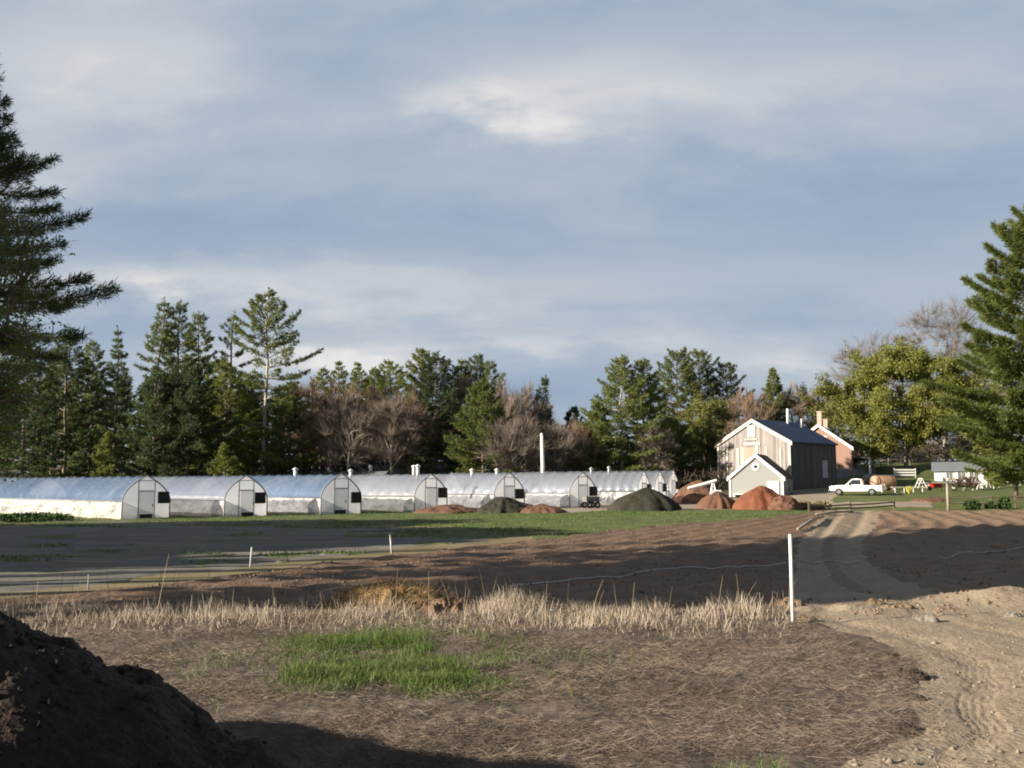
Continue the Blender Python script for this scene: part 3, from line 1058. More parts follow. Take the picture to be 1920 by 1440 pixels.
def arch(W, Hs, Hp, n=12):
    """gothic profile (y, z), from one foot to the other"""
    pts = [(-W / 2, 0), (-W / 2, Hs)]
    c = Hs + (Hp - Hs) * .50
    for i in range(1, n + 1):
        t = i / n
        y = -W / 2 * ((1 - t) ** 2 + 2 * t * (1 - t))
        z = Hs * (1 - t) ** 2 + 2 * t * (1 - t) * c + Hp * t * t
        pts.append((y, z))
    right = [(-y, z) for y, z in reversed(pts[:-1])]
    return pts + right


def hoop_house(W=3.9, Hs=1.35, Hp=3.3, Ln=34, film=m_film, seed=1, door_open=True):
    rs = random.Random(seed)
    root = bpy.data.objects.new('hoop_house', None)
    COL.objects.link(root)
    prof = arch(W, Hs, Hp)
    roof = prof[1:-1]
    nx = int(Ln / .3)
    xs = np.linspace(0, -Ln, nx + 1)
    V = []
    for x in xs:
        sag = .11 * abs(math.sin(math.pi * x / 1.5)) ** .7
        for k, (y, z) in enumerate(roof):
            q = 1 - sag / 2.2
            V.append((x, y * q, Hs + (z - Hs) * q + .008 * rs.uniform(-1, 1)))
    ii = np.arange((nx + 1) * len(roof)).reshape(nx + 1, len(roof))
    F = np.stack([ii[:-1, :-1], ii[:-1, 1:], ii[1:, 1:], ii[1:, :-1]], -1).reshape(-1, 4)
    link('roof_film', mesh_np('roof_film', V, F), film, root, True)
    for sgn in (-1, 1):
        nz = 9
        nxx = int(Ln / .22)
        xs = np.linspace(0, -Ln, nxx + 1)
        zs = np.linspace(.14, Hs - .02, nz)
        XA, ZA = np.meshgrid(xs, zs, indexing='ij')
        off = .17 * fbm(XA * .8, ZA * 1.3 + seed * 7, seed + 5, 4) * np.sin(np.pi * np.clip((ZA - .1) / (Hs - .1), 0, 1)) + .05
        YA = sgn * (W / 2 + off)
        ii = np.arange(XA.size).reshape(XA.shape)
        F = np.stack([ii[:-1, :-1], ii[:-1, 1:], ii[1:, 1:], ii[1:, :-1]], -1).reshape(-1, 4)
        link('side_curtain', mesh_np('side_curtain', np.stack([XA, YA, ZA], -1).reshape(-1, 3), F), m_side, root, True)
        b = MB()
        b.box((-Ln / 2, sgn * (W / 2 + .02), .02), (Ln, .06, .24))
        b.build('base_board', m_board, root)
        b = MB()
        b.tube([(.02, sgn * (W / 2 + .06), Hs), (-Ln, sgn * (W / 2 + .06), Hs)], .035, 6)
        b.build('roll_bar', m_hoop, root, True)
    for x in (0.0, -Ln):
        b = MB()
        base = len(b.v)
        for y, z in prof:
            b.v.append((x - .02 if x == 0 else x + .02, y * .985, z * .99))
        b.f.append(tuple(range(len(prof))))
        b.build('end_wall', m_end, root)
        b = MB()
        b.tube([(x + .01, y, z) for y, z in prof], .055, 6)
        b.build('end_hoop', m_hoop, root, True)
    b = MB()
    for y in (-W * .17, W * .17):
        zt = float(np.interp(abs(y), [-q_[0] for q_ in prof[1:14]][::-1], [q_[1] for q_ in prof[1:14]][::-1])) - .06
        b.box((.02, y, zt / 2), (.05, .07, zt))
    b.box((.03, 0, 2.12), (.05, W * .36, .09))
    b.box((.03, 0, 2.9), (.05, W * .36, .06))
    b.build('end_studs', m_stud, root)
    d = MB()
    d.box((.07, 0, 1.12), (.06, W * .32, 1.98))
    dr = d.build('door', mat('door_film', [(.78, .78, .77), (.85, .84, .82)], 1, rough=.5, transl=.6, clear=.5), root)
    h = MB()
    h.box((.12, W * .12, 1.05), (.05, .05, .22))
    h.build('handle', m_black, dr)
    d = MB()
    d.box((.09, -.05, .2), (.07, W * .26, .34))
    d.build('door_threshold', m_black, root)
    f = MB()
    f.box((.12, W * .33, 1.62), (.26, .85, .9))
    fr = f.build('exhaust_fan', m_black, root, bevel=.02)
    g = MB()
    g.box((.3, W * .33, 1.62), (.14, .76, .8), taper=.9)
    for k in range(6):
        g.box((.38, W * .33, 1.3 + k * .13), (.03, .7, .03))
    g.build('shutter', m_black, fr)
    return root


def vent(x, z, h, r, parent, cap=True):
    b = MB()
    b.tube([(x, .35, z - .35), (x, .35, z + h)], r, 8)
    v = b.build('vent_pipe', m_vent, parent, True)
    if cap:
        c = MB()
        c.tube([(x, .35, z + h), (x, .35, z + h + .08), (x, .35, z + h + .22)], [r * 1.6, r * 1.6, r * .3], 8)
        c.build('vent_cap', m_vent, v, True)


hh_blue = hoop_house(film=m_filmblue, seed=2)
hh_grey = hoop_house(film=m_film, seed=3)
AX = R(-42)
specs = [
    (275, 78.5, 1, 'leftmost hoop house, its film roof coloured deep blue like reflected sky and its white curtain crumpled', (), 1.0),
    (462, 81.5, 0, 'second hoop house from the left, pale film roof and creased white curtain', (), 1.0),
    (640, 84.5, 1, 'third hoop house from the left, film roof streaked with painted blue sky reflection with a short vent', ((-7.0, .55),), 1.0),
    (808, 88.0, 0, 'fourth hoop house from the left with a dark rail along its bright curtain', ((-2.0, .9), (-11, .5)), 1.0),
    (955, 91.0, 0, 'fifth hoop house from the left, standing behind the broad black loam heap', ((-13, .9), (-5, .4)), 1.0),
    (1093, 94.5, 0, 'sixth hoop house with a wheeled cart at its door, left of the black cone', ((-11, .45),), 1.0),
]
for i, (px, D, blue, lb, vents, sc) in enumerate(specs):
    src = hh_blue if blue else hh_grey
    o = copy_tree(src)
    p = on_ground(px, D)
    o.location = (p.x, p.y, p.z - .05)
    o.rotation_euler = (R(.3 * (i % 2)), R(.15), AX + R((0, 1.2, -1, .8, -.6, .5)[i]))
    o.scale = (sc, (1, 1.02, 1.05, .99, 1.0, 1.02)[i], (1.0, .985, 1.01, .98, .985, .98)[i])
    dy = (0, .12, -.1, .15, -.18, .05)[i]
    for ch in o.children:
        kn = ch.name.split('.')[0]
        if kn == 'exhaust_fan':
            ch.location = (0, (.05, -.1, .08, 0, -.12, .05)[i], (0, -.12, -.25, .05, -.2, -.1)[i])
        elif kn in ('door', 'door_threshold'):
            ch.location = (0, dy, 0)
    tag(o, lb, 'greenhouse', 'hoop houses in a row')
    for vx, vh in vents:
        vent(vx, 3.2, vh * .85, .16, o)
AX2 = R(-23)
for px, D, lb, vents in ((1208, 101, 'long grey film hoop house behind the black cone, seventh in the row', ((-6, .4), (-9, .3))),
                         (1238, 108, 'eighth hoop house, only its white end and black fan showing past the long grey one', ()),
                         (1263, 114, 'last hoop house on the right, white end nearest the conveyor', ())):
    o = copy_tree(hh_grey)
    p = on_ground(px, D)
    o.location = (p.x, p.y, p.z - .05)
    o.rotation_euler = (0, 0, AX2)
    o.scale = (.62, 1.15, 1.02 if D < 105 else 1.0)
    tag(o, lb, 'greenhouse', 'hoop houses in a row')
    for vx, vh in vents:
        vent(vx, 3.2, vh, .17, o)
for src in (hh_blue, hh_grey):
    for ch in list(src.children_recursive):
        bpy.data.objects.remove(ch)
    bpy.data.objects.remove(src)

# low grey service sheds behind the row
m_greyroof = mat('grey_sheet_roof', [(.22, .24, .27), (.30, .32, .35)], 2, rough=.4, metallic=.2, stretch=(3, .3, 1))
m_greywall = mat('grey_board_wall', [(.13, .13, .13), (.18, .18, .175)], 2)


def gable(root, W, Dp, eave, ridge, wall, roofm, over=.3, thick=.12, trim=None, frontover=None):
    """gable front at y=0 facing -Y, ridge along +Y"""
    b = MB()
    b.prism([(-W / 2, -.6), (W / 2, -.6), (W / 2, eave), (0, ridge - .02), (-W / 2, eave)], 'y', 0, Dp)
    b.build('wall', wall, root)
    fo = over if frontover is None else frontover
    sl = (ridge - eave) / (W / 2)
    b = MB()
    xo = W / 2 + over
    zo = eave - over * sl
    b.prism([(0, ridge + .0), (xo, zo), (xo, zo + thick), (0, ridge + thick), (-xo, zo + thick), (-xo, zo)], 'y', -fo, Dp + fo)
    rf = b.build('roof', roofm, root)
    if trim:
        t = MB()
        for sg in (-1, 1):
            t.prism([(0, ridge - .3), (sg * xo, zo - .3), (sg * xo, zo + thick + .02), (0, ridge + thick + .02)], 'y', -fo - .06, -fo - .003)
        t.build('rake_trim', trim, root)
    return rf


for px, D, W, Ln, hgt, lb, vs_ in ((722, 126, 7, 9, 3.6, 'low dark blue roofed service shed behind the fourth hoop house', ((-2.6, .7), (2.8, .6))),
                              (872, 134, 8, 12, 4.3, 'low grey roofed shed behind the fifth hoop house with a stubby white vent', ((0.5, .8),))):
    p = on_ground(px, D)
    root = thing('service_shed', lb, 'shed', p, R(78))
    gable(root, W, Ln, hgt - 1.2, hgt, m_greywall, m_greyroof, .35)
    for vx, vh in vs_:
        b = MB()
        b.tube([(0, Ln / 2 + vx, hgt), (0, Ln / 2 + vx, hgt + vh)], .28, 8)
        v = b.build('vent_pipe', m_vent, root, True)
        c = MB()
        c.tube([(0, Ln / 2 + vx, hgt + vh), (0, Ln / 2 + vx, hgt + vh + .2)], [.36, .15], 8)
        c.build('vent_cap', m_vent, v, True)
# tall pale pole behind the row
p = on_ground(1018, 118)
root = thing('utility_pole', 'tall bare white pole rising behind the sixth hoop house', 'pole', p)
b = MB()
b.tube([(0, 0, -.3), (.0, 0, 4), (-.12, 0, at(1018, 814, 118).z - p.z)], [.26, .24, .19], 10)
b.build('shaft', m_white, root, True)
b = MB()
b.tube([(-.12, 0, at(1018, 814, 118).z - p.z), (-.12, 0, at(1018, 812, 118).z - p.z)], [.2, .1], 10)
b.build('cap', m_vent, root, True)

# wheeled cart at the sixth door
m_tyre = mat('tyre_rubber', [(.014, .014, .014), (.024, .023, .022)], 8, rough=.8)
p = ground_at(1093, 952)
root = thing('garden_cart', 'small wheeled cart parked at the sixth hoop house door', 'cart', (p.x + .6, p.y - 1.6, sz(p.x + .6, p.y - 1.6)), R(25))
b = MB()
b.box((0, 0, .62), (1.3, .8, .1))
b.box((0, .39, .85), (1.3, .04, .36))
b.box((0, -.39, .85), (1.3, .04, .36))
b.box((-.64, 0, .85), (.04, .76, .36))
b.build('tray', m_greywall, root)
for sx in (-.4, .4):
    for sy in (-.45, .45):
        wv = MB()
        wv.tube([(sx, sy - .05, .3), (sx, sy + .05, .3)], .3, 14)
        wl = wv.build('wheel', m_tyre, root)
        hb = MB()
        hb.tube([(sx, sy - .06, .3), (sx, sy + .06, .3)], .13, 10)
        hb.build('hub', m_white, wl)
b = MB()
b.tube([(.65, 0, .62), (1.2, 0, .75), (1.5, 0, 1.0)], .03, 6)
b.build('handle', m_black, root, True)

# ------------------------------------------------------------------ barn, shed, house
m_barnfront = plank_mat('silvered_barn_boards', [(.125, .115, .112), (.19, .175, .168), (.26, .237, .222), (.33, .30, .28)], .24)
m_barnside = plank_mat('shade_darkened_barn_boards', [(.07, .066, .066), (.105, .10, .098), (.15, .14, .135)], .24)  # the side's shade is put into these darker board tones
m_barnroof = mat('blue_slate_roof', [(.024, .046, .095), (.034, .060, .118), (.046, .076, .14)], 1.5, rough=.7, spec=.15, bump=.3, bscale=6, stretch=(1, 2.5, 2.5))
m_trim = mat('cream_trim', [(.50, .455, .39), (.43, .39, .335)], 2, rough=.6)
m_tanboard = plank_mat('tan_barn_boards', [(.27, .215, .16), (.33, .27, .205), (.38, .32, .25)], .22)
corner = on_ground(1485, 120)
TH = R(-46)
ax = Vector((math.cos(TH), math.sin(TH), 0))
BW = 10.2
base = corner - ax * (BW / 2)
bz = 2.0
root = thing('barn', 'big weathered board barn with blue slate roof and dark shaded side', 'barn', (base.x, base.y, bz), TH)
EV = at(1485, 828, 120).z - bz
RG = EV + 2.75
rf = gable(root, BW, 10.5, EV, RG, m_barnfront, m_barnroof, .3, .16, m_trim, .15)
b = MB()
b.tube([(.5, 7.2, RG - .4), (.5, 7.2, RG + 1.75)], .17, 8)
fl = b.build('flue', m_white, rf, True)
b = MB()
b.tube([(1.3, 9.0, RG - .6), (1.3, 9.0, RG + .55)], .2, 8)
b.build('vent_pipe', m_white, rf, True)
b = MB()
b.box((-.15, -.07, RG - 1.35), (1.05, .1, 1.35))
b.build('hayloft_door', m_white, root)
b = MB()
b.box((-.25, -.06, RG - 2.3), (1.7, .08, .14))
b.box((-.1, -.06, RG - 2.85), (2.3, .08, .32))
b.build('lintel_board', m_trim, root)
for x, wd, z0, z1 in ((-3.7, .2, 1.2, 5.2), (-2.15, .3, .5, 5.3), (-1.45, .3, .5, 5.4), (.55, .34, .5, 5.6), (1.9, .16, 1, 5.4), (3.75, .2, .8, 5.2)):
    b = MB()
    b.box((x, -.045, (z0 + z1) / 2 - .2), (wd, .06, z1 - z0))
    b.build('pale_board', m_trim, root)
b = MB()
b.box((-.45, -.03, 3.0), (1.62, .05, 4.4))
b.build('barn_door', m_tanboard, root)
for x in (-BW / 2 + .12, BW / 2 - .12):
    b = MB()
    b.box((x, -.06, EV / 2), (.26, .1, EV))
    b.build('corner_board', m_trim, root)
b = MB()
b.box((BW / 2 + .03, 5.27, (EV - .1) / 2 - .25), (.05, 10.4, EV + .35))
b.build('shaded_side_wall', m_barnside, root)  # skin over the side, its dark colour stands in for shade
b = MB()
b.box((BW / 2 + .08, 7.6, 2.6), (.1, 1.2, 2.1))
dd = b.build('side_door', mat('pale_grey_door', [(.42, .45, .5), (.36, .39, .44)], 2), root)
b = MB()
b.box((BW / 2 + .15, 8.05, 2.5), (.06, .1, .1))
b.build('handle', m_black, dd)

m_greyclap = mat('grey_clapboard', [(.255, .255, .25), (.29, .29, .285)], 1.0, rough=.7, bump=.5, bscale=1.2, stretch=(.05, .05, 9))
m_shedroof = mat('brown_shingle_roof', [(.055, .045, .045), (.085, .07, .068), (.115, .095, .09)], 2, bump=.4, bscale=8)
SD = 113
sp_ = on_ground(1418, SD)
szb = 1.0
root = thing('gabled_shed', 'small grey clapboard shed with white trim and round gable window before the barn', 'shed', (sp_.x, SD, szb), R(-24))
SE = at(1463, 894, SD - 1.0).z - szb
SR = at(1417, 852, SD).z - szb
gable(root, 5.9, 6.5, SE, SR, m_greyclap, m_shedroof, .22, .1, m_white, .12)
for x in (-2.85, 2.85):
    b = MB()
    b.box((x, -.03, SE / 2 - .1), (.22, .1, SE))
    b.build('corner_board', m_white, root)
b = MB()
b.tube([(0, -.07, SR - 1.35), (0, .0, SR - 1.35)], .42, 20)
wnd = b.build('window', m_white, root)
b = MB()
b.tube([(0, -.10, SR - 1.35), (0, -.05, SR - 1.35)], .19, 14)
b.build('pane', m_dark, wnd)
b = MB()
b.box((1.85, -.05, 1.0), (1.25, .09, 2.05))
dr = b.build('door', m_white, root)
b = MB()
b.box((1.4, -.12, 1.0), (.06, .06, .16))
b.build('handle', m_black, dr)
b = MB()
b.box((-1.5, -.3, .62), (1.9, .5, .1))
b.box((-2.3, -.3, .2), (.1, .4, .8))
b.box((-.7, -.3, .2), (.1, .4, .8))
b.build('bench_shelf', m_white, root)
b = MB()
b.box((2.98, 3.0, 1.15), (.08, .8, .75))
sw = b.build('window', m_white, root)
b = MB()
b.box((3.02, 3.0, 1.15), (.08, .6, .55))
b.build('pane', m_dark, sw)

m_brick = brick_mat('red_brick', (.27, .145, .105), (.32, .18, .135), (.36, .28, .23), 3.0)
m_hroof = mat('dark_house_roof', [(.035, .034, .036), (.055, .052, .054)], 2, bump=.4, bscale=7)
hp = on_ground(1538, 143)
hzb = hp.z - .2
root = thing('brick_house', 'red brick house with white gable trim, half hidden behind the barn', 'house', (hp.x, 143, hzb), R(-23))
HE = at(1590, 838, 141).z - hzb
HR = at(1538, 797, 143).z - hzb
HW = 8.6
rf = gable(root, HW, 10, HE, HR, m_brick, m_hroof, .3, .16, m_white, .2)
b = MB()
b.box((0.1, .9, HR + .75), (.62, .62, 2.2))
b.box((0.1, .9, HR + 1.9), (.74, .74, .16))
m_chim = brick_mat('tan_brick', (.42, .30, .23), (.47, .34, .27), (.5, .42, .35), 4.0)
b.build('chimney', m_chim, rf)
b = MB()
b.box((0.1, 8.5, HR + .45), (.6, .6, 1.6))
b.box((0.1, 8.5, HR + 1.3), (.72, .72, .14))
b.build('chimney', m_chim, rf)
for x, z in ((.7, HR - 2.2), (-1.6, HR - 2.6), (1.7, HE - 1.7)):
    b = MB()
    b.box((x, -.05, z), (.95, .1, 1.3))
    fw = b.build('window', m_white, root)
    b = MB()
    b.box((x - .19, -.09, z), (.32, .05, 1.0))
    b.box((x + .19, -.09, z), (.32, .05, 1.0))
    b.build('pane', m_dark, fw)
# porch on the long side
b = MB()
b.box((HW / 2 + 1.2, 5.5, 2.75), (2.4, 8, .18))
b.build('porch_roof', m_hroof, root)
for k in range(5):
    b = MB()
    b.box((HW / 2 + 2.2, 1.8 + k * 1.8, 1.3), (.2, .2, 2.7))
    b.build('porch_post', m_white, root)

# long white farm stand on the slope
m_standroof = mat('grey_stand_roof', [(.12, .13, .145), (.17, .18, .19)], 1.5, rough=.6, stretch=(4, 1, 1))
fp = on_ground(1798, 138)
fz = at(1798, 903, 138).z
root = thing('farm_stand', 'long low white farm stand with grey roof on the slope', 'shed', (fp.x + 4.2, 136.5, fz), R(68))
gable(root, 3.4, 7.4, 1.55, 2.55, mat('white_stand_boards', [(.62, .62, .61), (.72, .72, .70)], 2), m_standroof, .35, .1)
for yv, ww in ((1.0, .9), (2.6, 1.3), (4.1, 1.1), (5.6, .9)):
    b = MB()
    b.box((-1.74, yv, .85), (.08, ww, 1.0))
    fw = b.build('window', m_white, root)
    b = MB()
    b.box((-1.79, yv - ww * .22, .85), (.05, ww * .36, .8))
    b.box((-1.79, yv + ww * .22, .85), (.05, ww * .36, .8))
    b.build('pane', mat('stand_glass', [(.10, .11, .12), (.18, .17, .16)], 4, rough=.15, spec=.7), fw)

# a pale roofed house glimpsed higher up
gp_ = on_ground(1755, 176)
root = thing('cottage', 'pale roofed cottage glimpsed high behind the farm stand', 'house', (gp_.x, 176, at(1755, 878, 176).z), R(70))
gable(root, 5, 8, 1.4, 2.9, mat('cottage_wall', [(.36, .34, .3), (.44, .41, .37)], 2), mat('pale_roof', [(.55, .54, .52), (.62, .61, .59)], 2), .3)
b = MB()
b.box((-2.55, 4, .6), (.08, 1.0, 1.1))
b.build('window', m_dark, root)

# ------------------------------------------------------------------ pickup
m_car = mat('white_car_paint', [(.80, .80, .80), (.76, .76, .76)], 1, rough=.3, coat=.6, spec=.5)
m_glass = mat('dark_car_glass', [(.02, .025, .03), (.03, .035, .04)], 3, rough=.08, spec=.8)
m_red = mat('red_lens', [(.45, .03, .02), (.5, .04, .03)], 5, rough=.3)
m_chrome = mat('dull_chrome', [(.55, .55, .55), (.45, .45, .46)], 4, rough=.3, metallic=.8)
tp = ground_at(1611, 930)
tzz = sz(tp.x, tp.y)
root = thing('pickup_truck', 'white pickup truck parked on the grass facing the barn', 'truck', (tp.x, tp.y + .9, hz(tp.x, tp.y + .9) + .02), R(158))
# local: nose to +X, length 5.3
b = MB()
W2 = .92
rings = []
lower = [(-2.6, .50, .98, 0), (-2.55, .45, 1.02, 0), (-1.0, .42, 1.03, 0), (.55, .40, 1.05, 0), (1.5, .42, 1.05, 0), (2.35, .46, .98, .03), (2.62, .50, .86, .10)]
for x, z0, z1, inn in lower:
    w_ = W2 - inn
    rings.append([(x, -w_ + .06, z0), (x, -w_, z0 + .2), (x, -w_, z1 - .22), (x, -w_ + .05, z1), (x, w_ - .05, z1), (x, w_, z1 - .22), (x, w_, z0 + .2), (x, w_ - .06, z0)])
bb, nn = b.quadstrip(rings)
b.f.append(tuple(bb + i for i in range(nn)))
b.f.append(tuple(bb + (len(rings) - 1) * nn + nn - 1 - i for i in range(nn)))
# cab
rings = []
for x, zt, inn in ((-.72, 1.03, .05), (-.60, 1.68, .16), (-.1, 1.75, .17), (.35, 1.70, .17), (1.05, 1.05, .06)):
    w_ = W2 - inn
    rings.append([(x, -w_, zt), (x, w_, zt), (x, W2 - .06, 1.02), (x, -W2 + .06, 1.02)])
bb, nn = b.quadstrip(rings)
b.f.append(tuple(bb + i for i in range(nn)))
b.f.append(tuple(bb + (len(rings) - 1) * nn + nn - 1 - i for i in range(nn)))
body = b.build('body', m_car, root)
b = MB()
b.box((-1.65, 0, 1.045), (1.7, 1.5, .03))
b.build('bed_liner', m_black, root)
for sg in (-1, 1):
    b = MB()
    y = sg * (W2 - .085)
    b.v += [(-.55, y + sg * .02, 1.12), (.82, y + sg * .02, 1.12), (.33, sg * (W2 - .165) + sg * .02, 1.60), (-.5, sg * (W2 - .165) + sg * .02, 1.60)]
    b.f.append((0, 1, 2, 3))
    b.build('side_window', m_glass, root)
    b = MB()
    b.box((.72, sg * (W2 + .1), 1.15), (.12, .2, .16))
    b.build('mirror', m_car, root, bevel=.02)
    b = MB()
    b.box((2.56, sg * .66, .76), (.1, .32, .16))
    b.build('headlight', m_chrome, root)
    b = MB()
    b.box((-2.6, sg * .82, .82), (.08, .16, .34))
    b.build('tail_light', m_red, root)
    b = MB()
    b.box((0.05, sg * (W2 + .003), .92), (.16, .02, .04))
    b.build('door_handle', m_chrome, root)
    for x in (-1.6, 1.68):
        b = MB()
        b.tube([(x, sg * (W2 - .20), .37), (x, sg * (W2 + .02), .37)], .37, 20)
        wl = b.build('wheel', m_tyre, root, False)
        b = MB()
        b.tube([(x, sg * (W2 - .02), .37), (x, sg * (W2 + .035), .37)], [.23, .2], 14)
        b.build('rim', m_chrome, wl)
b = MB()
b.v += [(.98, -.78, 1.10), (.98, .78, 1.10), (.42, .68, 1.65), (.42, -.68, 1.65)]
b.v = [(x + .04, y, z + .01) for x, y, z in b.v]
b.f.append((0, 1, 2, 3))
b.build('windscreen', m_glass, root)
b = MB()
b.v += [(-.75, -.7, 1.12), (-.75, .7, 1.12), (-.66, .66, 1.6), (-.66, -.66, 1.6)]
b.f.append((0, 1, 2, 3))
b.build('rear_window', m_glass, root)
for x in (2.66, -2.66):
    b = MB()
    b.box((x, 0, .52), (.12, 1.7, .2))
    b.build('bumper', m_chrome, root, bevel=.02)
b = MB()
b.box((2.62, 0, .74), (.06, .9, .18))
b.build('grille', m_black, root)
# rack in the bed
b = MB()
for x in (-.95, -2.2):
    for y in (-.75, .75):
        b.tube([(x, y, 1.03), (x, y, 1.75)], .03, 6)
    b.tube([(x, -.78, 1.75), (x, .78, 1.75)], .03, 6)
b.tube([(-.95, .75, 1.72), (-2.2, .75, 1.1)], .03, 6)
b.tube([(-.95, -.75, 1.72), (-2.2, -.75, 1.1)], .03, 6)
b.build('bed_rack', m_black, root)

# ------------------------------------------------------------------ storage tanks and yard clutter
def tank(px, row, D, wpx, hpx, mm, mm2, label, rz, name='storage_tank', cat='tank'):
    p = at(px, row, D)
    s = D / 1920
    Lh = wpx * s / 2
    r = hpx * s / 2
    root = thing(name, label, cat, (p.x, D, hz(p.x, D)), rz)
    b = MB()
    pts = []
    rad = []
    for t, q in ((-1, .35), (-.97, .68), (-.9, .9), (-.78, 1), (0, 1.02), (.78, 1), (.9, .9), (.97, .68), (1, .35)):
        pts.append((t * Lh, 0, r + .15))
        rad.append(r * q)
    b.tube(pts, rad, 22)
    b.build('shell', mm, root, True)
    for x in (-.55, .55):
        c = MB()
        c.box((x * Lh, 0, .1), (.3, r * 1.5, .5), taper=.8)
        c.build('cradle', mm2, root)
        c = MB()
        c.tube([(x * Lh - .05, 0, r + .15), (x * Lh + .05, 0, r + .15)], r * 1.035, 22)
        c.build('band', mm2, root, True)
    return root


tank(1657, 924, 118, 46, 25, mat('tan_tank_paint', [(.26, .15, .09), (.36, .23, .145), (.42, .29, .20)], .8, rough=.5), mat('dark_red_iron', [(.12, .03, .025), (.16, .05, .035)], 3), 'tan and rust coloured round tank behind the white pickup', R(8))
tank(1648, 895, 131, 62, 16, mat('grey_tank_paint', [(.26, .25, .23), (.34, .33, .30)], .8, rough=.6), m_darkwood, 'long grey round tank stored above and behind the tan tank', R(5))

# low stone wall in the shade behind the barn
m_wall = mat('shaded_stone_wall', [(.14, .15, .17), (.22, .23, .25), (.30, .31, .33)], 1.5, bump=.8, bscale=3, detail=8)
p0 = on_ground(1558, 139)
p1 = on_ground(1640, 146)
mb = MB()
for k in range(16):
    t = (k + .5) / 16
    p = p0.lerp(p1, t)
    mb.box((p.x, p.y, hz(p.x, p.y) + .45), ((p1 - p0).length / 16 * .99, .7, 1.5 + .12 * math.sin(k * 2.3)), math.atan2(p1.y - p0.y, p1.x - p0.x))
o = mb.build('stone_wall', m_wall, bevel=.05)
tag(o, 'low blue grey stone wall between the barn and the grey tank', 'wall')


def rail_fence(name, label, pts, h, rails, mm, prow=.12, railh=.12, boards=False):
    """pts: ground points of the posts"""
    c = pts[0]
    root = thing(name, label, 'fence', (c.x, c.y, hz(c.x, c.y)))
    o0 = Vector((c.x, c.y, hz(c.x, c.y)))
    loc = [Vector((p.x, p.y, hz(p.x, p.y))) - o0 for p in pts]
    for p in loc:
        b = MB()
        b.box((p.x, p.y, p.z + h / 2 - .1), (prow, prow, h + .2))
        b.build('post', mm, root)
    for z in rails:
        b = MB()
        for a, q in zip(loc[:-1], loc[1:]):
            if boards:
                m_ = (a + q) / 2
                ln = (q - a).length
                b.box((m_.x, m_.y - prow * .6, m_.z + z), (ln + .02, .05, railh), math.atan2(q.y - a.y, q.x - a.x))
            else:
                sgn = rnd.uniform(-.05, .05)
                b.tube([a + Vector((0, 0, z + sgn)), (a + q) / 2 + Vector((0, 0, z - .03)), q + Vector((0, 0, z - sgn))], railh / 2, 6)
        b.build('rail', mm, root)
    return root


g = lambda px, row: ground_at(px, row)
rail_fence('rail_fence', 'dark post and rail fence at the head of the track', [g(1517, 966), g(1595, 961), g(1677, 957)], .95, (.35, .62), m_darkwood)
rail_fence('rail_fence', 'brown rail fence along the top of the right hand tilled field', [g(1780, 956), g(1822, 955), g(1860, 954), g(1905, 953), g(1960, 952), g(2020, 951)], 1.0, (.5, .92), m_darkwood)
rail_fence('board_fence', 'short white three board fence panel right of the tanks', [on_ground(1678, 142), on_ground(1718, 142)], 1.25, (.3, .66, 1.02), m_white, .1, .2, True)
rail_fence('rail_fence', 'grey rail fence on the slope under the green maple', [on_ground(1632, 158), on_ground(1668, 158), on_ground(1708, 159), on_ground(1748, 160)], 1.2, (.4, .95), m_grey)

# fallen timbers by the fence
for lb, a, b_ in (('long pale timber lying on the ground before the dark fence', (1530, 968), (1600, 962)),
                  ('short bleached pole lying left of the track head', (1496, 998), (1545, 972))):
    p0, p1 = g(*a), g(*b_)
    mb = MB()
    mb.tube([(p0.x, p0.y, sz(p0.x, p0.y) + .12), ((p0.x + p1.x) / 2, (p0.y + p1.y) / 2, max(sz(p0.x, p0.y), sz(p1.x, p1.y)) + .16), (p1.x, p1.y, sz(p1.x, p1.y) + .12)], [.07, .08, .06], 8)
    tag(mb.build('timber', m_grey, smooth=True), lb, 'timber')


def bench(px, row, wpx, label, rz=0.0, D=None, h=.55, mm=m_white):
    p = on_ground(px, D) if D else ground_at(px, row)
    Lb = wpx * p.y / 1920
    root = thing('plank_bench', label, 'bench', (p.x, p.y, hz(p.x, p.y)), rz)
    b = MB()
    for k in (-1, 0, 1):
        b.box((0, k * .27, h), (Lb, .25, .05))
    b.build('tabletop', mm, root)
    for x in (-.42, -.14, .14, .42):
        c = MB()
        c.box((x * Lb, -.3, h / 2 - .05), (.08, .08, h - .02))
        c.box((x * Lb, .3, h / 2 - .05), (.08, .08, h - .02))
        c.box((x * Lb, 0, h * .6), (.05, .55, .07))
        c.build('trestle', mm, root)
    return root


bench(1702, 925, 62, 'low white plank bench right of the pickup', R(3), D=113)
bench(1790, 912, 120, 'long white plank bench below the farm stand', R(2), D=124, h=.6)
bench(1872, 908, 72, 'white plank bench under the right hand pine', R(-3), D=122, h=.75)
bench(1905, 905, 46, 'short white plank bench nearest the right edge', R(4), D=128, h=.6)

m_leaf_p = mat('potted_foliage', [(.03, .06, .015), (.06, .10, .03), (.10, .12, .05)], 3, transl=.2)
m_leaf_d = mat('dark_winter_shrub', [(.05, .035, .03), (.10, .075, .06), (.16, .13, .10)], 3, transl=.1)
m_pot = mat('pale_pot', [(.6, .58, .52), (.5, .48, .43)], 4)
m_yellow = mat('yellow_plastic', [(.7, .55, .08), (.62, .48, .06)], 4, rough=.5)


def leaf_ball(rng, n, r, h, size, flat=1.0, base=0.0):
    d_ = unit(rng.normal(size=(n, 3)))
    rad = rng.uniform(.25, 1, n) ** .5
    P = d_ * rad[:, None] * np.array([r, r, h / 2]) + np.array([0, 0, base + h / 2])
    return diamonds(rng, P, d_, size)


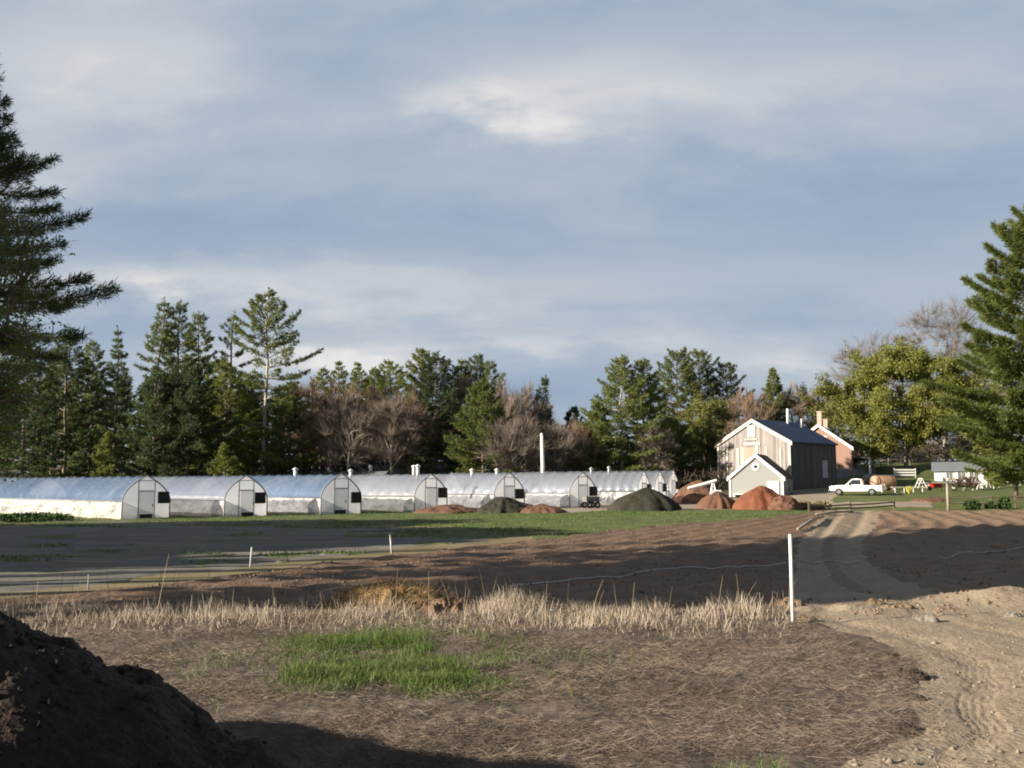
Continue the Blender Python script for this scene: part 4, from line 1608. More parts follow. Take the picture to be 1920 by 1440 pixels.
def diamonds(rng, P, Dv, size, wid=.5, spread=.8):
    n = len(P)
    dd = unit(Dv + rng.normal(size=(n, 3)) * spread)
    sd = unit(np.cross(dd, rng.normal(size=(n, 3))))
    ln = (size * rng.uniform(.6, 1.3, n))[:, None]
    wv = ln * wid * .5
    V = np.stack([P, P + dd * ln * .5 + sd * wv, P + dd * ln, P + dd * ln * .5 - sd * wv], 1).reshape(-1, 3)
    F = np.arange(n * 4).reshape(n, 4)
    return V, F


def potted(px, row, D, hpx, label, leafm, potm, seed, name='potted_shrub', cat='plant', wide=1.0):
    p = on_ground(px, D)
    z = at(px, row, D).z
    s = D / 1920
    h = hpx * s
    root = thing(name, label, cat, (p.x, D, max(z, p.z)))
    b = MB()
    b.tube([(0, 0, 0), (0, 0, h * .28), (0, 0, h * .30)], [h * .16, h * .22, h * .235], 10)
    b.build('pot', potm, root, True)
    rr_ = np.random.default_rng(seed)
    V, F = leaf_ball(rr_, 420, h * .42 * wide, h * .8, h * .16, base=h * .24)
    link('foliage', mesh_np('foliage', V, F), leafm, root)
    return root


potted(1790, 921, 117, 22, 'dusky brown leafed potted shrub right of the red barrow', m_leaf_d, m_pot, 1, wide=1.3)
potted(1808, 921, 117, 25, 'tallest dusky potted shrub in the middle of the potted row', m_leaf_d, m_pot, 2, wide=1.1)
potted(1825, 921, 117, 24, 'reddish grey potted shrub at the right end of the potted row', mat('reddish_shrub', [(.09, .045, .04), (.16, .09, .08), (.2, .13, .11)], 3), m_pot, 3, wide=1.1)
potted(1705, 930, 110, 13, 'small yellow potted plant on the grass before the white bench', mat('yellow_flower', [(.45, .36, .06), (.55, .46, .10), (.3, .33, .06)], 5), m_yellow, 4)
potted(1655, 926, 113, 15, 'pale potted shrub by the tail of the pickup', mat('pale_shrub', [(.4, .42, .34), (.55, .55, .48)], 5), m_pot, 5)
for k, (px, row, D, lb) in enumerate(((1727, 911, 123, 'white A frame display rack left of the red barrow'), (1845, 914, 119, 'white A frame display rack right of the potted shrubs'), (1862, 908, 121, 'white A frame display rack under the pine branches'))):
    p = on_ground(px, D)
    root = thing('display_rack', lb, 'rack', (p.x, D, max(p.z, at(px, row + 6, D).z)), R(20 * k))
    for sg in (-1, 1):
        b = MB()
        b.tube([(sg * .55, -.5, 0), (0, -.5, 1.15)], .05, 6)
        b.build('leg', m_white, root)
        b = MB()
        b.tube([(sg * .55, .5, 0), (0, .5, 1.15)], .05, 6)
        b.build('leg', m_white, root)
    b = MB()
    b.box((0, 0, 1.15), (.14, 1.1, .08))
    b.box((0, 0, .6), (.5, 1.0, .05))
    b.build('shelf', m_white, root)
# red barrow
p = on_ground(1756, 116)
root = thing('wheelbarrow', 'red wheelbarrow standing left of the potted shrubs', 'wheelbarrow', (p.x, 116, max(p.z, at(1756, 923, 116).z)), R(200))
b = MB()
b.quadstrip([[(-.45, -.3, .42), (.5, -.25, .42), (.5, .25, .42), (-.45, .3, .42)], [(-.62, -.42, .86), (.85, -.38, .82), (.85, .38, .82), (-.62, .42, .86)]])
b.f.append((0, 1, 2, 3))
b.build('tub', mat('red_enamel', [(.48, .03, .03), (.38, .025, .025)], 3, rough=.4), root)
b = MB()
for sg in (-1, 1):
    b.tube([(.95, sg * .08, .25), (-.3, sg * .3, .42), (-1.25, sg * .34, .72)], .03, 6)
    b.tube([(-.35, sg * .3, .42), (-.5, sg * .3, 0)], .03, 6)
b.build('frame', m_black, root)
b = MB()
b.tube([(.95, -.06, .25), (.95, .06, .25)], .25, 14)
b.build('wheel', m_tyre, root)
heap('thin spill of red brown mulch on the grass below the red barrow', 1745, 941, 66, 8, m_mulchbrown, 66, 1.2, .2, ry=1.5)

# conveyor behind the mulch
p = on_ground(1322, 101)
root = thing('conveyor', 'white inclined belt conveyor rising behind the brown mulch heaps', 'conveyor', (p.x, 101, p.z))
s = 101 / 1920
za = at(1290, 916, 101).z - p.z
zb = at(1344, 901, 101).z - p.z
b = MB()
b.tube([(-32 * s, 0, za), (22 * s, 0, zb)], .16, 4)
b.build('boom', m_white, root)
b = MB()
for xa, xb in ((8, 14), (24, 16)):
    for ys in (-.5, .5):
        b = MB()
        b.tube([(xa * s, ys, 0), (xb * s, 0, zb - .1)], .06, 6)
        b.build('leg', m_vent, root)
for sy in (-.55, .55):
    b = MB()
    b.tube([(8 * s, sy - .06, .3), (8 * s, sy + .06, .3)], .32, 14)
    b.build('wheel', m_tyre, root)
b = MB()
b.box((20 * s, 0, .95), (1.3, .9, .9), taper=.7)
b.build('engine_box', m_vent, root)

# ------------------------------------------------------------------ trees
m_pinebark = mat('pine_bark', [(.10, .075, .06), (.17, .135, .11), (.24, .20, .165)], 2.5, bump=.7, stretch=(3, 3, .6))
m_palebark = mat('pale_trunk_bark', [(.24, .20, .165), (.36, .31, .26), (.44, .39, .33)], 2.5, bump=.5, stretch=(3, 3, .6))
m_twig = mat('bare_twigs', [(.165, .130, .105), (.235, .19, .155), (.31, .255, .21)], .35, vary=.15)
m_twigred = mat('budding_red_twigs', [(.18, .125, .085), (.255, .18, .125), (.31, .235, .165)], .35, vary=.15)
m_twiggrey = mat('grey_twigs', [(.145, .13, .12), (.20, .18, .165)], .4, vary=.1)
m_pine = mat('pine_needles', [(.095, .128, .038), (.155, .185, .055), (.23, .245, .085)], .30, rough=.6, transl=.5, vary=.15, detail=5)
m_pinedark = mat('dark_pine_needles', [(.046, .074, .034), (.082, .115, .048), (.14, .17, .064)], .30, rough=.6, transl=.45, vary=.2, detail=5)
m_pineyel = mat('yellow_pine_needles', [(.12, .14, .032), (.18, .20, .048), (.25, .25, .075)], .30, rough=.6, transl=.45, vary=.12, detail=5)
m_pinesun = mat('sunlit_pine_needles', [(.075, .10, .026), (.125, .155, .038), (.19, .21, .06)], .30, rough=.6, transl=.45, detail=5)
m_bud = mat('spring_leaf', [(.12, .135, .024), (.18, .19, .038), (.24, .225, .06)], .35, rough=.6, transl=.38, vary=.08)
m_budgreen = mat('fresh_green_leaf', [(.085, .15, .022), (.14, .22, .032), (.19, .26, .05)], .5, rough=.6, transl=.45)


def make_pine(seed, H, Rr, cb, dens=1.0, top=.62, lean=0.0, ragged=.25, nl=5, size=.42, droop=0.0, openn=0.0, wid=.24, rep=4):
    rs = random.Random(seed)
    ng = np.random.default_rng(seed)
    tb = MB()
    wob = [(rs.uniform(-.12, .12) + lean * t, rs.uniform(-.12, .12)) for t in np.linspace(0, 1, 7)]
    tp_ = [Vector((wob[k][0] * (k / 2), wob[k][1] * (k / 2), H * k / 6 - (.4 if k == 0 else 0))) for k in range(7)]
    r0 = .0095 * H + .07
    tb.tube(tp_, [r0 * (1.12 if k == 0 else 1) * (1 - .9 * k / 6) + .015 for k in range(7)], 9)

    def trunk(z):
        t = max(0, min(.999, z / H)) * 6
        i = int(t)
        return tp_[i].lerp(tp_[i + 1], t - i) if i else Vector((tp_[1].x * t, tp_[1].y * t, z))
    Ps, Ds = [], []
    z = cb * H
    k_ = H / 24
    while z < H * .985:
        t = (z - cb * H) / (H * (1 - cb))
        prof = (1 - t) ** top * min(1, .72 + 1.9 * t)
        nb = rs.choice((4, 5, 5, 6)) if t < .8 else 4
        a0 = rs.uniform(0, 6.28)
        for b_ in range(nb):
            if rs.random() < openn:
                continue
            az = a0 + 6.283 * b_ / nb + rs.uniform(-.35, .35)
            Lb = max(.35, Rr * prof * rs.uniform(1 - ragged * 1.6, 1 + ragged * .55))
            el = math.radians(-8 - droop * 12 + 48 * t ** 1.3 + rs.uniform(-7, 7))
            up = .22 + .1 * rs.random()
            hdir = np.array([math.cos(az), math.sin(az), 0])
            sdir = np.array([-math.sin(az), math.cos(az), 0])
            p0 = np.array(trunk(z))

            def bp(s_):
                s_ = np.asarray(s_)[..., None]
                return p0 + hdir * (Lb * s_ * math.cos(el)) + np.array([0, 0, 1.0]) * (Lb * (s_ * math.sin(el) + up * s_ * s_ - .06 * s_))
            if Lb > .8:
                tb.tube([Vector(bp(np.array(q))) for q in (0, .5, .95)], [.012 * Lb + .015, .008 * Lb + .01, .006], 3, False)
            m = max(3, int(Lb * 3.7 * dens * nl / 3))
            s_ = ng.uniform(.22, 1.0, m * 3) ** .8
            hw = Lb * .34 * np.clip((1.06 - s_), .05, 1) ** .8 * np.clip(s_ * 2.2, .2, 1)
            lat = ng.uniform(-1, 1, len(s_)) * hw
            P = bp(s_ * 1.0) + sdir * lat[:, None] + hdir * (np.abs(lat) * .35)[:, None]
            P[:, 2] += ng.normal(0, .045, len(s_)) + np.abs(lat) * .10
            D_ = hdir * .8 + sdir * (np.sign(lat) * .55)[:, None] + np.array([0, 0, .38])
            Ps.append(P)
            Ds.append(D_)
        z += rs.uniform(.62, .98) * k_ * (1 + .5 * (1 - t)) / max(dens, .6) ** .3
    # leader
    for q in range(8):
        Ps.append(np.array(trunk(H * (.93 + .07 * q / 7)))[None] + ng.normal(0, .05, (1, 3)))
        Ds.append(np.array([[0, 0, 1.2]]))
    P = np.concatenate(Ps)
    D_ = np.concatenate(Ds)
    P = np.repeat(P, rep, 0) + ng.normal(0, .05, (len(P) * rep, 3))
    D_ = np.repeat(D_, rep, 0)
    V, F = diamonds(ng, P, unit(D_), size, wid, .62)
    return tb, V, F


def make_decid(seed, H, Rr, cb, leaves=0, lsize=.22, twigs=60, twl=.95, limbs=7, twid=.042, clusters=64, low=0.0, ljit=.15, thin=1.0, upr=.3, spread=.75):
    """trunk, primary limbs, branches to leaf clusters spread through a lumpy crown"""
    rs = random.Random(seed)
    ng = np.random.default_rng(seed)
    tb = MB()
    zb = cb * H
    zc = zb + (H - zb) * (.50 - low)
    r0 = .011 * H + .06
    lean = Vector((rs.uniform(-.3, .3), rs.uniform(-.3, .3), 0))
    tt = [Vector((0, 0, -.4)), lean * .3 + Vector((0, 0, zb * .5)), lean * .7 + Vector((0, 0, zb)), lean + Vector((0, 0, zb + (H - zb) * .3)), lean * 1.4 + Vector((rs.uniform(-.4, .4), rs.uniform(-.4, .4), zb + (H - zb) * .62))]
    tb.tube(tt, [r0 * 1.25, r0, r0 * .85, r0 * .55, r0 * .2], 9, False)
    prim = []
    for q in range(limbs):
        t = q / max(1, limbs - 1)
        p = tt[2].lerp(tt[3], t)
        a = q * 2.4 + rs.uniform(-.35, .35)
        rad = Rr * rs.uniform(.5, .72) * (1 - .35 * t)
        e = Vector((math.cos(a) * rad, math.sin(a) * rad, zc + (H - zc) * rs.uniform(-.1, .45 + .2 * t)))
        m1 = p.lerp(e, .4) + Vector((math.cos(a), math.sin(a), .2)) * rad * .12 + Vector((rs.gauss(0, .25), rs.gauss(0, .25), 0))
        m2 = p.lerp(e, .72) + Vector((rs.gauss(0, .3), rs.gauss(0, .3), rs.gauss(.2, .2)))
        pts = [p, m1, m2, e]
        tb.tube(pts, [r0 * .5 * thin, r0 * .36 * thin, r0 * .24 * thin, r0 * .08 * thin], 6, False)
        prim.append(pts)
    prim.append(tt[2:5])
    P_, D_, C_ = [], [], []
    for c in range(clusters):
        v = unit(ng.normal(size=(1, 3)))[0]
        rr_ = ng.uniform(.25, 1) ** .45
        lump = 1 + .22 * math.sin(v[0] * 4.1 + seed) * math.cos(v[1] * 3.7 + seed * 1.7) + .1 * ng.normal()
        hz_ = (H - zc) if v[2] > 0 else (zc - zb * .92)
        cc = Vector((v[0] * Rr * rr_ * min(1.08, lump), v[1] * Rr * rr_ * min(1.08, lump), zc + v[2] * hz_ * rr_ * min(1.0, lump) - .3))
        best = None
        for pts in prim:
            for i in range(len(pts) - 1):
                for f in (.25, .6, .95):
                    q = pts[i].lerp(pts[i + 1], f)
                    if q.z < cc.z + .4:
                        dq = (q - cc).length + rs.uniform(0, .5)
                        if best is None or dq < best[0]:
                            best = (dq, q)
        q = best[1] if best else tt[2]
        mid = q.lerp(cc, .5) + Vector((rs.gauss(0, .2), rs.gauss(0, .2), rs.gauss(.1, .2)))
        tb.tube([q, mid, cc], [r0 * .14 * thin, r0 * .08 * thin, r0 * .025 * thin], 4, False)
        n = twigs
        t = ng.uniform(.35, 1.05, n)[:, None]
        base = np.array(q)[None] * (1 - t) ** 2 + 2 * t * (1 - t) * np.array(mid)[None] + t * t * np.array(cc)[None]
        dd = np.array(cc - q)
        dd = dd / (np.linalg.norm(dd) + 1e-6) * .7 + v * (.5 if upr < .5 else .2) + np.array([0, 0, upr])
        P_.append(base)
        D_.append(unit(dd[None] + ng.normal(size=(n, 3)) * spread))
    P = np.concatenate(P_)
    D = np.concatenate(D_)
    sd = unit(np.cross(D, ng.normal(size=D.shape)))
    Ln = (twl * ng.uniform(.4, 1.5, len(P)))[:, None]
    wv = sd * (twid * ng.uniform(.5, 1.2, len(P)))[:, None] * .5
    cv = P + D * Ln * .5 + ng.normal(0, .08, P.shape)
    V = np.stack([P - wv, P + wv, cv + wv * .8, cv - wv * .8, P + D * Ln + wv * .2, P + D * Ln - wv * .2], 1).reshape(-1, 3)
    bi = (np.arange(len(P)) * 6)[:, None]
    F = np.concatenate([np.concatenate([bi, bi + 1, bi + 2, bi + 3], 1), np.concatenate([bi + 3, bi + 2, bi + 4, bi + 5], 1)], 0)
    LV = None
    if leaves:
        i = ng.integers(0, len(P), leaves)
        q = ng.uniform(.2, 1.2, leaves)[:, None]
        LP = P[i] + D[i] * Ln[i] * q + ng.normal(0, ljit, (leaves, 3))
        LV = diamonds(ng, LP, unit(ng.normal(size=(leaves, 3))), lsize, .7, .8)
    return tb, V, F, LV


def plant_pine(root, data, needles, bark):
    tb, V, F = data
    tb.build('trunk', bark, root, True)
    link('crown', mesh_np('crown', V, F), needles, root)


def plant_decid(root, data, twig, bark, leafm):
    tb, V, F, LV = data
    tb.build('trunk', bark, root, True)
    cr = link('crown', mesh_np('crown', V, F), twig, root)
    if LV is not None:
        link('leaves', mesh_np('leaves', *LV), leafm, cr)


def tree(kind, px, trow, hw, D, label, name=None, group=None, **kw):
    p = on_ground(px, D)
    Ht = at(px, trow, D).z - p.z
    Rr = hw / 1920.0 * D * (1.5 if kind in ('pine', 'dark', 'yel', 'sunny') else 1.15)
    seed = kw.pop('seed', int(px * 7 + trow + D * 3) % 9973 + 1)
    nm = name or {'pine': 'pine_tree', 'dark': 'pine_tree', 'yel': 'pine_tree', 'sunny': 'pine_tree', 'bare': 'bare_tree', 'red': 'budding_tree', 'grey': 'bare_tree', 'bud': 'budding_tree', 'maple': 'maple_tree'}[kind]
    root = thing(nm, label, 'tree', (p.x, D, p.z), 0, group)
    if kind in ('pine', 'dark', 'yel', 'sunny'):
        bark = kw.pop('bark', m_pinebark)
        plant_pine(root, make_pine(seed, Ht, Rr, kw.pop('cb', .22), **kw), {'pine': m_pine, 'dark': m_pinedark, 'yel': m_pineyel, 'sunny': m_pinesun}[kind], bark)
    else:
        tw = {'bare': m_twig, 'red': m_twigred, 'grey': m_twiggrey, 'bud': m_twig, 'maple': m_twig}[kind]
        lf = kw.pop('leafm', m_bud)
        bark = kw.pop('bark', m_palebark if kind in ('bare', 'grey', 'red') else m_pinebark)
        plant_decid(root, make_decid(seed, Ht, Rr, kw.pop('cb', .25), **kw), tw, bark, lf)
    return root


WOOD = 'trees of the wood behind the hoop houses'
# left foreground
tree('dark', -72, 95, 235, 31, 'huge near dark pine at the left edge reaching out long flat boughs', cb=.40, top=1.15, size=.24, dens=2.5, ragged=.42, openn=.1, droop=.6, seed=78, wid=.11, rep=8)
tree('bud', -80, 318, 100, 27, 'fresh green leafy tree on the left edge in front of the huge dark pine', leaves=15000, lsize=.10, leafm=m_budgreen, cb=.3, twigs=40, clusters=80, ljit=.10)
# left pine group
tree('dark', 40, 640, 60, 122, 'dark pine nearest the left edge in the back wood', cb=.1, group=WOOD)
tree('dark', 118, 612, 62, 128, 'broad dark pine under the tips of the long boughs', cb=.1, group=WOOD)
tree('yel', 95, 655, 45, 138, 'yellowish pine top showing behind the dark pines at far left', cb=.15, group=WOOD)
tree('pine', 165, 640, 48, 132, 'mid green pine left of the sharp spire topped one', cb=.12, group=WOOD)
tree('dark', 211, 614, 44, 126, 'spire topped dark pine with blue sky just left of the slender pair', cb=.1, top=.95, group=WOOD)
tree('pine', 277, 560, 38, 130, 'slender tall pine with ladder like short boughs leaning right', cb=.15, top=.5, lean=.5, ragged=.3, openn=.1, group=WOOD)
tree('pine', 326, 565, 60, 131, 'full cone shaped tall pine right of the slender one', cb=.15, group=WOOD)
tree('pine', 367, 588, 52, 135, 'rounded green pine close behind the full cone shaped one', cb=.2, top=.6, group=WOOD)
tree('dark', 350, 690, 78, 121, 'bushy low dark pine in front of the cone shaped pine', cb=.04, top=.6, group=WOOD)
tree('dark', 285, 700, 60, 120, 'low dark pine behind the second hoop house roof', cb=.05, top=.6, group=WOOD)
tree('pine', 427, 584, 42, 134, 'thin see through pine left of the tallest tiered pine', cb=.35, top=.7, openn=.3, ragged=.3, dens=.8, group=WOOD)
tree('yel', 418, 680, 55, 127, 'yellow green low pine at the foot of the thin see through one', cb=.2, top=.6, group=WOOD)
tree('pine', 493, 551, 80, 127, 'tallest tiered white pine with two pale bare trunk lines below', cb=.38, top=.62, openn=.18, ragged=.38, dens=1.1, bark=m_palebark, group=WOOD, seed=501)
tree('pine', 530, 745, 62, 129, 'dark lower pine to the right of the tallest tiered one', cb=.2, top=.5, openn=.2, group=WOOD)
tree('yel', 462, 715, 42, 137, 'yellow green crown seen between the pale trunks', cb=.2, top=.6, group=WOOD)
tree('yel', 420, 835, 30, 117, 'small sunlit yellow sapling pine by the third hoop house', cb=.05, ragged=.5, openn=.3, top=.9, group=WOOD)
tree('yel', 197, 812, 27, 117, 'bright green sapling in the shade behind the first hoop house', cb=.1, ragged=.5, openn=.3, top=.7, group=WOOD)
# middle: brown woods with pale pine tops behind
for px, top, hw, lb in ((600, 688, 30, 'pale pine tip just right of the brown boughs'), (632, 680, 28, 'second pale pine tip above the brown twigs'),
                        (668, 682, 30, 'third pale pine tip above the brown twigs'), (700, 690, 34, 'yellowish pine top left of the wide dull green one'),
                        (728, 676, 44, 'wide dull green pine top left of the twin topped pine')):
    tree('yel', px, top, hw * 1.5, 148, lb, cb=.3, top=.8, group=WOOD)
tree('yel', 788, 656, 46, 140, 'twin topped yellow green pine above the big dark pine', cb=.3, top=.6, group=WOOD)
tree('dark', 815, 672, 62, 131, 'big dark round crowned pine in the middle of the wood', cb=.12, top=.5, group=WOOD)
tree('pine', 862, 676, 36, 142, 'short green pine top right of the twin topped one', cb=.3, top=.6, group=WOOD)
tree('dark', 892, 668, 40, 144, 'round dark pine top left of the spiky bare topped pine', cb=.3, top=.5, group=WOOD)
tree('pine', 918, 678, 42, 139, 'spiky pine with open top right of the round dark one', cb=.3, openn=.3, group=WOOD)
tree('pine', 906, 715, 62, 124, 'mid green pine with tiered skirts before the bare grey woods', cb=.12, top=.7, group=WOOD)
for i, (kind, px, top, hw, D, lb) in enumerate((
        ('red', 572, 700, 46, 131, 'reddish brown bare tree right of the tallest pine'),
        ('red', 615, 706, 50, 134, 'reddish twiggy tree with a forked pale trunk'),
        ('bare', 650, 742, 46, 126, 'pale stemmed bare tree between the two reddish ones'),
        ('red', 690, 715, 50, 133, 'rusty twiggy tree left of the leaning pale trunk'),
        ('bare', 735, 740, 50, 127, 'bare tree whose pale trunk leans left behind the fourth roof'),
        ('red', 766, 735, 44, 130, 'rust tinged bare tree against the big dark pine'),
        ('red', 872, 702, 36, 134, 'small reddish crown between the dark pine and the tiered one'),
        ('bare', 950, 712, 48, 131, 'grey brown bare tree right of the tiered green pine'),
        ('bare', 985, 722, 46, 134, 'grey brown bare tree left of the small dark spire pine'),
        ('bare', 962, 790, 50, 122, 'low bare tree behind the fifth hoop house'),
        ('bare', 1040, 800, 50, 124, 'low bare tree around the foot of the white pole'),
        ('red', 1085, 800, 40, 126, 'low rusty scrub tree left of the right hand pines'))):
    tree(kind, px, top, hw, D, lb, group=WOOD, cb=.30, twigs=75, clusters=85, thin=.85, twl=1.5, upr=1.0, spread=.5, twid=.036)
tree('dark', 1021, 707, 34, 134, 'small dark spire pine standing alone against the blue sky', cb=.15, top=.85, openn=.12, group=WOOD)
tree('dark', 1076, 765, 30, 136, 'dark pine low in the gap left of the right hand pine clump', cb=.1, group=WOOD)
# right hand clump
CL = 'pines left of the barn'
tree('pine', 1166, 672, 72, 127, 'broad green pine at the left of the clump by the barn', cb=.2, top=.68, group=CL, bark=m_palebark)
tree('pine', 1207, 674, 46, 129, 'shaded pine close on the right of the broad left one', cb=.2, top=.6, group=CL)
tree('pine', 1118, 752, 40, 126, 'lower pine skirting the left foot of the clump', cb=.1, top=.7, group=CL)
tree('pine', 1272, 660, 54, 164, 'bushy tall pine in the middle of the clump', cb=.2, top=.5, group=CL)
tree('pine', 1318, 663, 52, 168, 'bushy tall pine third in the clump with upswept boughs', cb=.22, top=.45, group=CL)
tree('dark', 1366, 682, 44, 166, 'dark pine with an open right side next to the barn', cb=.25, top=.5, openn=.15, group=CL)
tree('pine', 1255, 790, 60, 134, 'low green pine behind the last hoop houses', cb=.05, top=.6, group=CL)
tree('bud', 1326, 738, 44, 138, 'olive yellow budding tree left of the barn gable', leaves=16000, lsize=.24, cb=.2)
tree('bare', 1228, 790, 30, 125, 'small bare brown tree within the pine clump', cb=.2)
# behind the barn and house
tree('red', 1405, 728, 46, 160, 'rusty bare tree just left of the pointed tree behind the barn', cb=.12, twigs=60, clusters=130, thin=.7, twl=1.5, upr=.9, spread=.5)
tree('yel', 1452, 690, 42, 165, 'pointed olive tree rising straight above the barn ridge', name='spruce_tree', cb=.05, top=.9, size=.5)
tree('red', 1490, 722, 48, 168, 'rusty bare tree right of the pointed tree behind the barn', cb=.12, twigs=60, clusters=130, thin=.7, twl=1.5, upr=.9, spread=.5)
tree('bud', 1530, 712, 50, 166, 'olive budding tree above the brick house chimney', leaves=9000, lsize=.26, cb=.15)
tree('red', 1572, 722, 46, 170, 'rusty bare tree left of the big green maple', cb=.12, twigs=60, clusters=130, thin=.7, twl=1.5, upr=.9, spread=.5)
tree('grey', 1640, 612, 72, 176, 'tall grey bare tree with a round top behind the maple', cb=.22, twigs=55, twl=1.5, twid=.032, clusters=230, thin=.5)
tree('grey', 1775, 552, 85, 168, 'tallest grey bare tree between the maple and the right pine', cb=.25, twigs=55, twl=1.6, twid=.032, clusters=250, thin=.5)
tree('bud', 1845, 590, 70, 172, 'tall thinly leafed tree behind the right hand pine', leaves=2500, cb=.25, twigs=50)
tree('maple', 1700, 632, 136, 150, 'big round yellow green maple in spring leaf on the slope', leaves=105000, lsize=.30, cb=.13, twigs=70, limbs=9, clusters=210, low=.06, twid=.03, seed=311, ljit=.3)
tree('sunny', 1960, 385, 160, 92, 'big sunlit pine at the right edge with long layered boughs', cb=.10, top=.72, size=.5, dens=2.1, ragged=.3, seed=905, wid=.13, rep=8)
tree('yel', 1905, 700, 70, 98, 'bright yellow green young pine under the big right hand pine', cb=.12, top=.5, size=.36)
tree('bare', 1790, 800, 60, 165, 'small tangled bare tree right of the maple trunk', cb=.2)
tree('bud', 1840, 760, 60, 158, 'small olive budding tree behind the farm stand', leaves=2500, cb=.2)

# deep wood: copies that fill the back rows
src_p = [make_pine(700 + i, 20, 3.6, .12, top=.65) for i in range(2)]
src_d = [make_decid(720 + i, 16, 4.6, .15, twigs=60, twid=.06) for i in range(2)]
protos = []
for i, dta in enumerate(src_p):
    r_ = thing('pine_tree', 'dark pine deep in the wood behind the front trees', 'tree')
    plant_pine(r_, dta, m_pinedark, m_pinebark)
    protos.append(r_)
for i, dta in enumerate(src_d):
    r_ = thing('bare_tree', 'bare brown tree deep in the wood behind the front trees', 'tree')
    plant_decid(r_, dta, m_twig, m_pinebark, None)
    protos.append(r_)
first = {0: True, 1: True, 2: True, 3: True}
fill = []
for k in range(60):
    px = -60 + k * 25 + rnd.uniform(-15, 15)
    if px > 1400:
        break
    D = rnd.uniform(150, 166)
    if px < 560:
        q = rnd.choice((0, 1))
        top = rnd.uniform(700, 740)
    elif px < 1000:
        q = rnd.choice((0, 2, 3, 2))
        top = rnd.uniform(735, 770)
    else:
        q = rnd.choice((0, 1, 2))
        top = rnd.uniform(790, 820)
    fill.append((q, px, top, D))
for q, px, top, D in fill:
    o = protos[q] if first[q] else copy_tree(protos[q])
    first[q] = False
    p = on_ground(px, D)
    Ht = at(px, top, D).z - p.z
    s_ = Ht / (20 if q < 2 else 16)
    o.location = (p.x, D, p.z)
    o.scale = (s_ * 1.25, s_ * 1.25, s_)
    o.rotation_euler = (0, 0, rnd.uniform(0, 6.28))
    tag(o, group='deep wood pines' if q < 2 else 'deep wood bare trees')

# undergrowth along the foot of the wood
n = 60000
pxs = rg.uniform(-150, 1420, n)
D_ = rg.uniform(122, 160, n)
x = (pxs - 960) / 1920 * D_
hh = np.clip(2.6 + 1.8 * fbm(x * .16, D_ * .16, 101, 3), .8, 6)
hh = hh * np.interp(D_, [122, 140], [.8, 1.5])
z = HT(x, D_) + hh * rg.uniform(0, 1, n) ** .8
V, F = diamonds(rg, np.stack([x, D_, z], 1), unit(np.stack([rg.normal(size=n), rg.normal(size=n), np.abs(rg.normal(size=n)) + .5], 1)), .9, .16, .5)
o = link('undergrowth', mesh_np('undergrowth', V, F), mat('undergrowth_brush', [(.030, .026, .018), (.055, .042, .03), (.06, .07, .03)], .15, transl=.1))
tag(o, 'dark tangled undergrowth along the foot of the wood', 'undergrowth', kind='stuff')
n = 16000
pxs = rg.uniform(1400, 2100, n)
D_ = rg.uniform(162, 200, n)
x = (pxs - 960) / 1920 * D_
hh = np.clip(3.0 + 1.8 * fbm(x * .16, D_ * .16, 103, 3), .8, 6)
z = HT(x, D_) + hh * rg.uniform(0, 1, n) ** .8
V, F = diamonds(rg, np.stack([x, D_, z], 1), unit(np.stack([rg.normal(size=n), rg.normal(size=n), np.abs(rg.normal(size=n)) + .5], 1)), 1.0, .16, .5)
o = link('undergrowth', mesh_np('undergrowth', V, F), mat('hill_brush', [(.05, .045, .025), (.10, .085, .045), (.11, .13, .045)], .15, transl=.1))
tag(o, 'olive brown brush on the hillside behind the house and maple', 'undergrowth', kind='stuff')


def shrub(px, row, D, wpx, hpx, label, mm, seed, n=900):
    p = on_ground(px, D)
    s = D / 1920
    root = thing('shrub', label, 'shrub', (p.x, D, p.z))
    rr_ = np.random.default_rng(seed)
    V, F = leaf_ball(rr_, n, wpx * s / 2, hpx * s, .22, base=.0)
    link('foliage', mesh_np('foliage', V, F), mm, root)
    b = MB()
    for k in range(5):
        a = k * 1.3
        b.tube([(0, 0, -.1), (math.cos(a) * wpx * s * .2, math.sin(a) * wpx * s * .2, hpx * s * .7)], [.04, .015], 4)
    b.build('stem', m_pinebark, root)


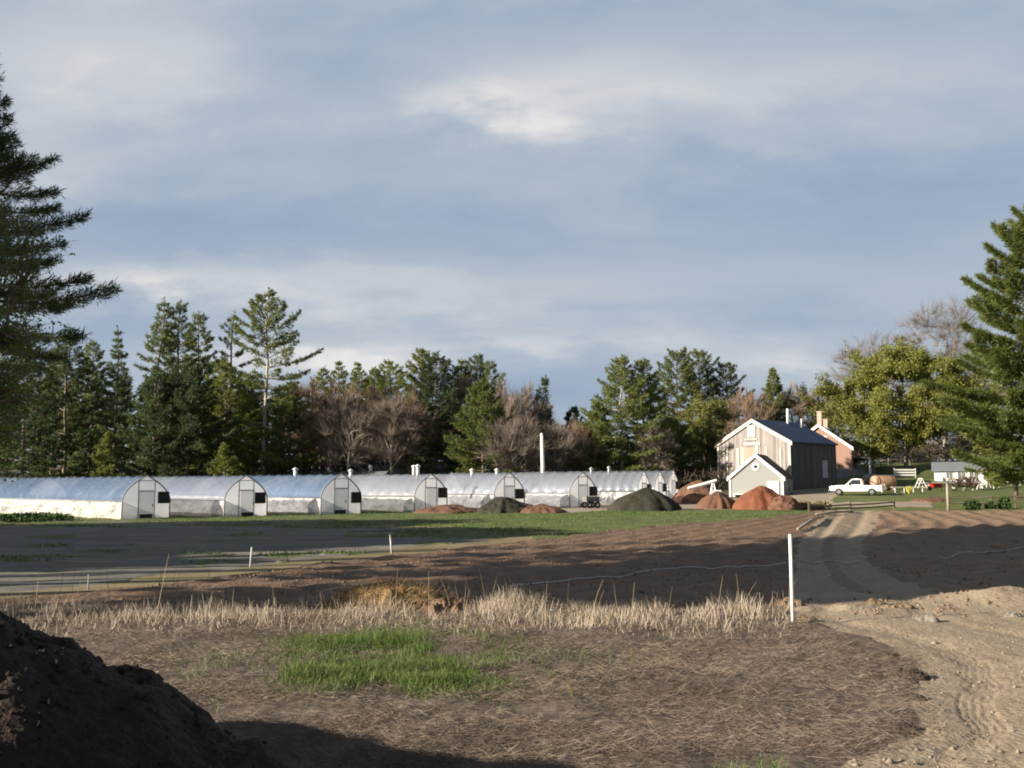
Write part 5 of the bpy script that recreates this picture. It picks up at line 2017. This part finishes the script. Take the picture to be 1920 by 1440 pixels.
shrub(1618, 868, 146, 130, 26, 'dark clipped hedge like shrub under the brick house porch', m_pinedark, 5, 2600)
shrub(1822, 945, 80, 26, 18, 'small dark shrub right of the grey wooden post', m_leaf_p, 6)
shrub(1856, 946, 80, 16, 13, 'smallest dark shrub between the two by the right rail fence', m_leaf_p, 7, 500)
shrub(1882, 944, 80, 18, 22, 'upright dark shrub by the rail fence near the right edge', m_leaf_p, 8, 700)
shrub(1510, 950, 87, 30, 14, 'tuft of dead tan brush left of the dark post fence', mat('dead_brush', [(.18, .14, .08), (.3, .24, .15)], 3), 9)
shrub(1540, 951, 88, 34, 13, 'second tuft of dead tan brush beside the dark post fence', mat('dead_brush', [(.18, .14, .08)], 3), 10)
shrub(60, 975, 74, 150, 12, 'low dark green weeds before the leftmost hoop house', mat('shade_weeds', [(.03, .06, .015), (.05, .09, .02)], 1), 11, 2600)

# the pines beyond the left of the frame whose shade lies across the tilled soil
OFF = 'tall pines left of the view'
perp = Vector((-SUN_DIR.y, SUN_DIR.x, 0))


def shade_tree(s_, p_, H, Rr, cb, seed, lb):
    q = SUN_DIR * s_ + perp * p_
    root = thing('pine_tree', lb, 'tree', (q.x, q.y, hz(q.x, q.y)), 0, OFF)
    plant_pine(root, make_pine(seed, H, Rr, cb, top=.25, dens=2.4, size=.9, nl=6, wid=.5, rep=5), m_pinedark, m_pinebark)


k_ = 0
for p_, sb in ((20.2, 11.5), (22.3, 3.5), (25.6, 11), (29, 16), (32.8, 22), (36.6, 31), (40, 41)):
    for s_ in (-31 - 1.5 * (k_ % 2), -40 + 2 * (k_ % 2)):
        H = (64 - s_) * math.tan(SUN_EL)
        shade_tree(s_, p_ + (.5 if s_ < -36 else 0), H, 2.9, (sb - s_) * math.tan(SUN_EL) / H, 800 + k_, 'tall bare stemmed pine outside the left of the view')
        k_ += 1
for i, p_ in enumerate((46, 49.5, 53, 56.5, 60, 63.5, 67, 70.5)):
    shade_tree(-46 - 3 * (i % 2), p_, 20 + (i * 7) % 4, 4.6, .04, 820 + i, 'low branched pine outside the left of the view')
for i, p_ in enumerate((37.5, 40, 42.8)):
    shade_tree(-45 - 2 * (i % 2), p_, 15.5, 3.2, .04, 850 + i, 'low branched pine outside the left of the view')
for o in bpy.data.objects:
    if o.parent is None and o.type == 'EMPTY':
        dz0 = o.location.z - hz(o.location.x, o.location.y)
        if abs(dz0) > .12:
            print('OFFGROUND', o.name, round(dz0, 2), tuple(round(c, 1) for c in o.location))
print('objects', len(bpy.data.objects))
